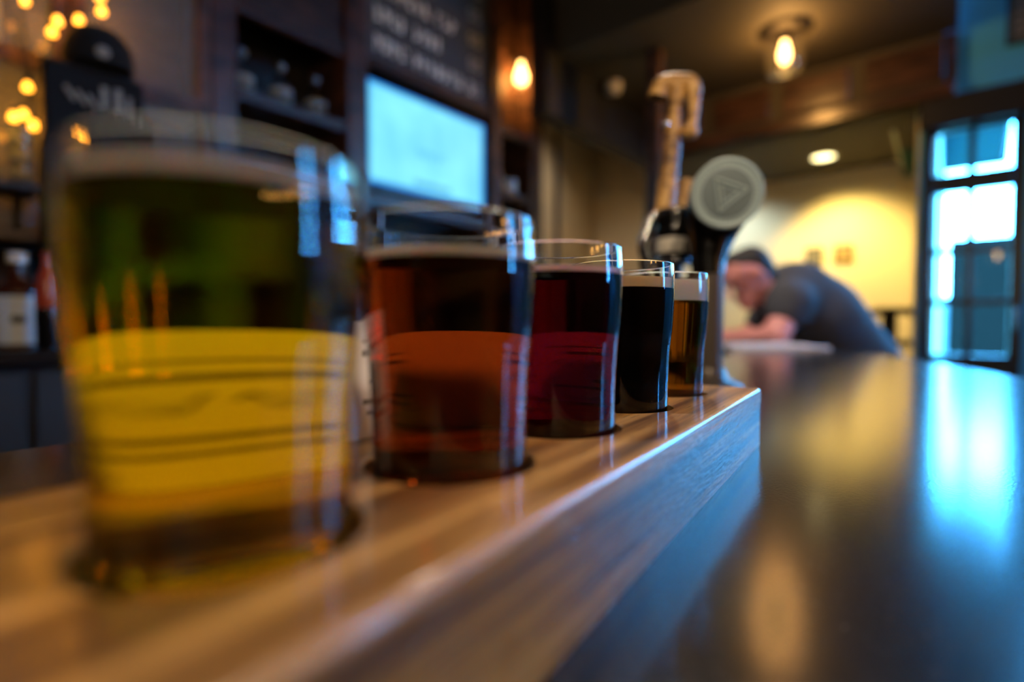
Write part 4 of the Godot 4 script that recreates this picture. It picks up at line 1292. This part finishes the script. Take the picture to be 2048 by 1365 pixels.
func nook() -> void:
	# two small framed pictures
	for q in [[1628, 513, 0.150, 0.170, Color(0.36, 0.34, 0.27), "small dark grey framed picture on the cream wall"], [1687, 508, 0.158, 0.165, Color(0.66, 0.52, 0.16), "small golden yellow framed picture on the cream wall"]]:
		var d := P(q[0], q[1], 1.0) - cam.position
		var c := cam.position + d * (-(-5.955) / -d.z * 1.0 if false else 5.955 / -d.z)
		var t := thing("framed_picture", q[5], "picture", c, 0.0, "pictures on the cream wall")
		var w: float = q[2]
		var h: float = q[3]
		for s in [-1.0, 1.0]:
			part("frame_side", sbox(Vector3(0.018, h, 0.02), 0.003), M.chair_black, t, T(s * (w / 2 - 0.009), 0, 0.005))
			part("frame_rail", sbox(Vector3(w - 0.036, 0.018, 0.02), 0.003), M.chair_black, t, T(0, s * (h / 2 - 0.009), 0.005))
		var pm := mat("picture_print", q[4], 0.7)
		part("print", sbox(Vector3(w - 0.036, h - 0.036, 0.006)), pm, t)
		part("motif", sbox(Vector3(w * 0.35, h * 0.35, 0.002)), M.pale_print, t, T(0, 0.005, 0.004))
	# recessed downlight
	var dl := thing("downlight", "round recessed downlight in the low nook ceiling", "downlight", W(5.38, -0.93, 1.4795), 0.0, "downlights of the nook")
	part("bezel", lathe([[Vector2(0.085, -0.004), Vector2(0.105, -0.006), Vector2(0.11, 0.0)]], 36), M.ceramic, dl)
	part("lamp_lens", lathe([[Vector2(0.0, -0.003), Vector2(0.086, -0.003)]], 36), M.downlight_glow, dl)
	spot(W(5.38, -0.93, 1.465), W(5.96, -0.76, 0.05), Color(1.0, 0.87, 0.52), 8.0, 54.0, 0.12, dl)
	var d2 := thing("downlight", "added fill downlight hidden behind the tap tower, brightening the left of the nook wall", "downlight", W(5.4, -1.92, 1.4795), 0.0, "downlights of the nook")  # added fill light, lens out of view behind the medallion
	part("bezel", lathe([[Vector2(0.085, -0.004), Vector2(0.105, -0.006), Vector2(0.11, 0.0)]], 36), M.ceramic, d2)
	part("lamp_lens", lathe([[Vector2(0.0, -0.003), Vector2(0.086, -0.003)]], 36), M.downlight_glow, d2)
	spot(W(5.4, -1.92, 1.465), W(5.96, -1.6, 0.0), Color(0.85, 0.95, 1.0), 2.8, 58.0, 0.12, d2)
	# bar chair in the nook
	var c := W(5.05, -0.47, 0.0)
	c.y = 0.0
	var t := thing("bar_chair", "tall black wooden bar chair beside the cream wall", "chair", c, deg_to_rad(25.0))
	for s in [-1.0, 1.0]:
		part("back_post", tube([Vector3(s * 0.19, 0.0, 0.20), Vector3(s * 0.19, 0.74, 0.17), Vector3(s * 0.20, 1.16, 0.22)], [0.017], 10), M.chair_black, t)
		part("leg", tube([Vector3(s * 0.19, 0.0, -0.20), Vector3(s * 0.18, 0.74, -0.17)], [0.017], 10), M.chair_black, t)
		part("stretcher", tube([Vector3(s * 0.19, 0.30, -0.19), Vector3(s * 0.19, 0.30, 0.19)], [0.011], 8), M.chair_black, t)
	part("foot_rail", tube([Vector3(-0.19, 0.28, -0.19), Vector3(0.19, 0.28, -0.19)], [0.012], 8), M.chair_black, t)
	part("seat", box(Vector3(-0.22, 0.735, -0.21), Vector3(0.22, 0.78, 0.20), 0.015), M.chair_black, t)
	part("top_rail", tube(smooth([Vector3(-0.21, 1.16, 0.22), Vector3(-0.13, 1.235, 0.235), Vector3(0, 1.245, 0.245), Vector3(0.13, 1.235, 0.235), Vector3(0.21, 1.16, 0.22)], 4), [0.03], 10), M.chair_black, t)
	part("splat", box(Vector3(-0.05, 0.78, 0.18), Vector3(0.05, 1.22, 0.20), 0.005), M.chair_black, t)
	part("back_slat", box(Vector3(-0.19, 0.98, 0.19), Vector3(0.19, 1.03, 0.21), 0.005), M.chair_black, t)
	# dim round sconce on the black bulkhead
	var sc := thing("globe_sconce", "dim unlit globe sconce on the black bulkhead", "lamp", W(3.75, -2.2, 1.88))
	part("plate", lathe([[Vector2(0.0, 0.0), Vector2(0.04, 0.0)], [Vector2(0.04, 0.0), Vector2(0.04, 0.02), Vector2(0.0, 0.03)]], 24), M.dark_metal, sc, Transform3D(Basis(Vector3.BACK, -PI / 2), Vector3.ZERO))
	part("globe", lathe([smooth([Vector2(0, -0.075), Vector2(0.05, -0.055), Vector2(0.068, 0.0), Vector2(0.05, 0.05), Vector2(0.02, 0.07), Vector2(0, 0.072)], 4)], 24), M.ceramic, sc, T(0.095, 0, 0))
	# black steel post and stair parts in front of the beige wall
	struct("trim_5", tube([W(3.62, -2.55, -EYE), W(3.62, -2.55, 3.0)], [0.022], 12), M.black_paint)
	var stt := thing("stair_flight", "dark steel stair climbing along the beige wall behind the post", "stairs", Vector3.ZERO)
	part("stringer", tube([W(3.45, -2.62, 0.55), W(3.50, -3.5, 1.35)], [0.05], 8), M.black_paint, stt)
	part("stringer", tube([W(3.50, -2.45, -EYE), W(5.4, -2.45, 0.62)], [0.05], 8), M.black_paint, stt)
	# the wall chalkboard above the door
	var wb := thing("wall_chalkboard", "blackboard with faint chalk writing on the pale wall above the door", "chalkboard", Vector3.ZERO)
	part("frame", rbox(4.555, 4.579, 0.20, 0.52, 1.74, 2.5, 0.004), M.black_paint, wb)
	var st := begin()
	var p := [W(4.5545, 0.22, 1.76), W(4.5545, 0.50, 1.76), W(4.5545, 0.50, 2.48), W(4.5545, 0.22, 2.48)]
	var q := [Vector2(0, 1), Vector2(1, 1), Vector2(1, 0), Vector2(0, 0)]
	for i in [0, 2, 1, 0, 3, 2]:
		st.set_normal(Vector3.BACK); st.set_uv(q[i]); st.add_vertex(p[i])
	var cm := mat("wall_chalk", Color.WHITE, 0.7)
	cm.albedo_texture = chalk_image(256, 640, 12, 17, false, Color(0.62, 0.64, 0.64), Color(0.16, 0.19, 0.20))
	part("slate", st.commit(), cm, wb)

func spot(at: Vector3, to: Vector3, c: Color, e: float, angle: float, size: float, parent: Node3D) -> void:
	var l := SpotLight3D.new()
	l.name = "downlight_light"
	l.light_color = c
	l.light_energy = e
	l.spot_angle = angle
	l.spot_angle_attenuation = 0.9
	l.spot_range = 12.0
	l.spot_attenuation = 2.0
	l.light_size = size
	l.shadow_enabled = true
	parent.add_child(l, true)
	l.look_at_from_position(at, to, Vector3.RIGHT)

# ------------------------------------------------------------------ build
func _ready() -> void:
	# camera
	cam = Camera3D.new()
	cam.name = "camera"
	add_child(cam)
	cam.position = Vector3(0, EYE, 0)
	cam.rotation = Vector3(-atan(32.5 / FPX), deg_to_rad(40.0), 0)
	var at := CameraAttributesPhysical.new()
	at.frustum_focal_length = 12.0 / (682.5 / FPX)
	at.frustum_focus_distance = 0.31
	at.exposure_aperture = at.frustum_focal_length / 8.2
	at.frustum_near = 0.01
	at.frustum_far = 200.0
	cam.attributes = at
	cam.current = true
	# daylight: a deep blue sky that enters through the street windows
	var we := WorldEnvironment.new()
	we.name = "environment"
	var env := Environment.new()
	env.background_mode = Environment.BG_SKY
	var sky := Sky.new()
	var sm := ProceduralSkyMaterial.new()
	sm.sky_top_color = Color(0.25, 0.68, 1.0)
	sm.sky_horizon_color = Color(0.28, 0.70, 1.0)
	sm.ground_bottom_color = Color(0.05, 0.06, 0.07)
	sm.ground_horizon_color = Color(0.06, 0.075, 0.085)
	sm.sky_energy_multiplier = 1.0
	sky.sky_material = sm
	env.sky = sky
	env.background_energy_multiplier = 85.0
	env.tonemap_mode = Environment.TONE_MAPPER_LINEAR
	env.tonemap_exposure = 1.0
	env.sdfgi_enabled = true
	env.ssao_enabled = true
	env.ssil_enabled = true
	we.environment = env
	add_child(we)

	materials()
	setting()
	outside()
	bar()
	back_bar()
	flight()
	tap_tower()
	person()
	nook()
	counter_things()
	# ceiling lamps: one in view, others over bar and room; shaded and flight ones added
	jar_lamp("glowing clear jar lamp on the ceiling beside the wooden soffit", P(1570, 62, 3.41) * Vector3(1, 0, 1) + Vector3(0, EYE + 1.9, 0), 0.55)
	added_shade_lamp("unseen dark metal shaded lamp added over the bar to light the reader", W(1.75, -0.80, 3.0), 0.95, 4.0)  # unseen lamp, added to brighten the reader
	added_shade_lamp("unseen dark metal shaded lamp added in the stairwell to light the beige wall", W(4.5, -3.0, 3.0), 0.3, 2.2)  # unseen lamp, added to brighten the stair wall
	var over := [
		[0.26, 0.10, 0.36, 2.25, "unseen clear jar lamp added low on a cord to light the flight from above"],  # added overhead light for the menu card and board
		[-0.95, 0.42, 1.05, 1.85, "clear jar lamp hanging low on a cord over the bar behind the flight"]]
	for q in over:
		jar_lamp(q[4], W(q[0], q[1], 3.0), q[2], q[3], "jar lamps over the room", Color(1.0, 0.89, 0.74))
	# globe pendants of the seating area to the right, mirrored as warm points in the glasses
	var globes := [
		[1.8, 2.4, 0.90, "opal globe pendant lamp over the seats nearest the bar"], [1.2, 2.9, 0.80, "opal globe pendant lamp hanging lowest over the seats"],
		[2.6, 2.9, 1.00, "opal globe pendant lamp over the seats by the tall street window"], [0.6, 3.3, 0.85, "opal globe pendant lamp in the corner away from the street"],
		[2.2, 3.6, 1.10, "opal globe pendant lamp hanging highest beside the side wall"]]
	for q in globes:
		var t := thing("globe_pendant", q[3], "lamp", W(q[0], q[1], 3.0), 0.0, "globe pendants of the seating area")
		var dy: float = q[2] - 3.0
		part("cord", tube([Vector3(0, 0, 0), Vector3(0, dy + 0.07, 0)], [0.004], 8), M.dark_metal, t)
		part("lamp_cap", lathe([[Vector2(0.035, dy + 0.045), Vector2(0.03, dy + 0.075), Vector2(0.0, dy + 0.085)]], 20), M.dark_metal, t)
		part("globe", lathe([smooth([Vector2(0, dy - 0.06), Vector2(0.042, dy - 0.042), Vector2(0.06, dy), Vector2(0.042, dy + 0.042), Vector2(0, dy + 0.06)], 5)], 24), M.bulb_globe, t)
		omni(Vector3(0, dy, 0), Color(1.0, 0.74, 0.42), 0.12, 0.05, t)
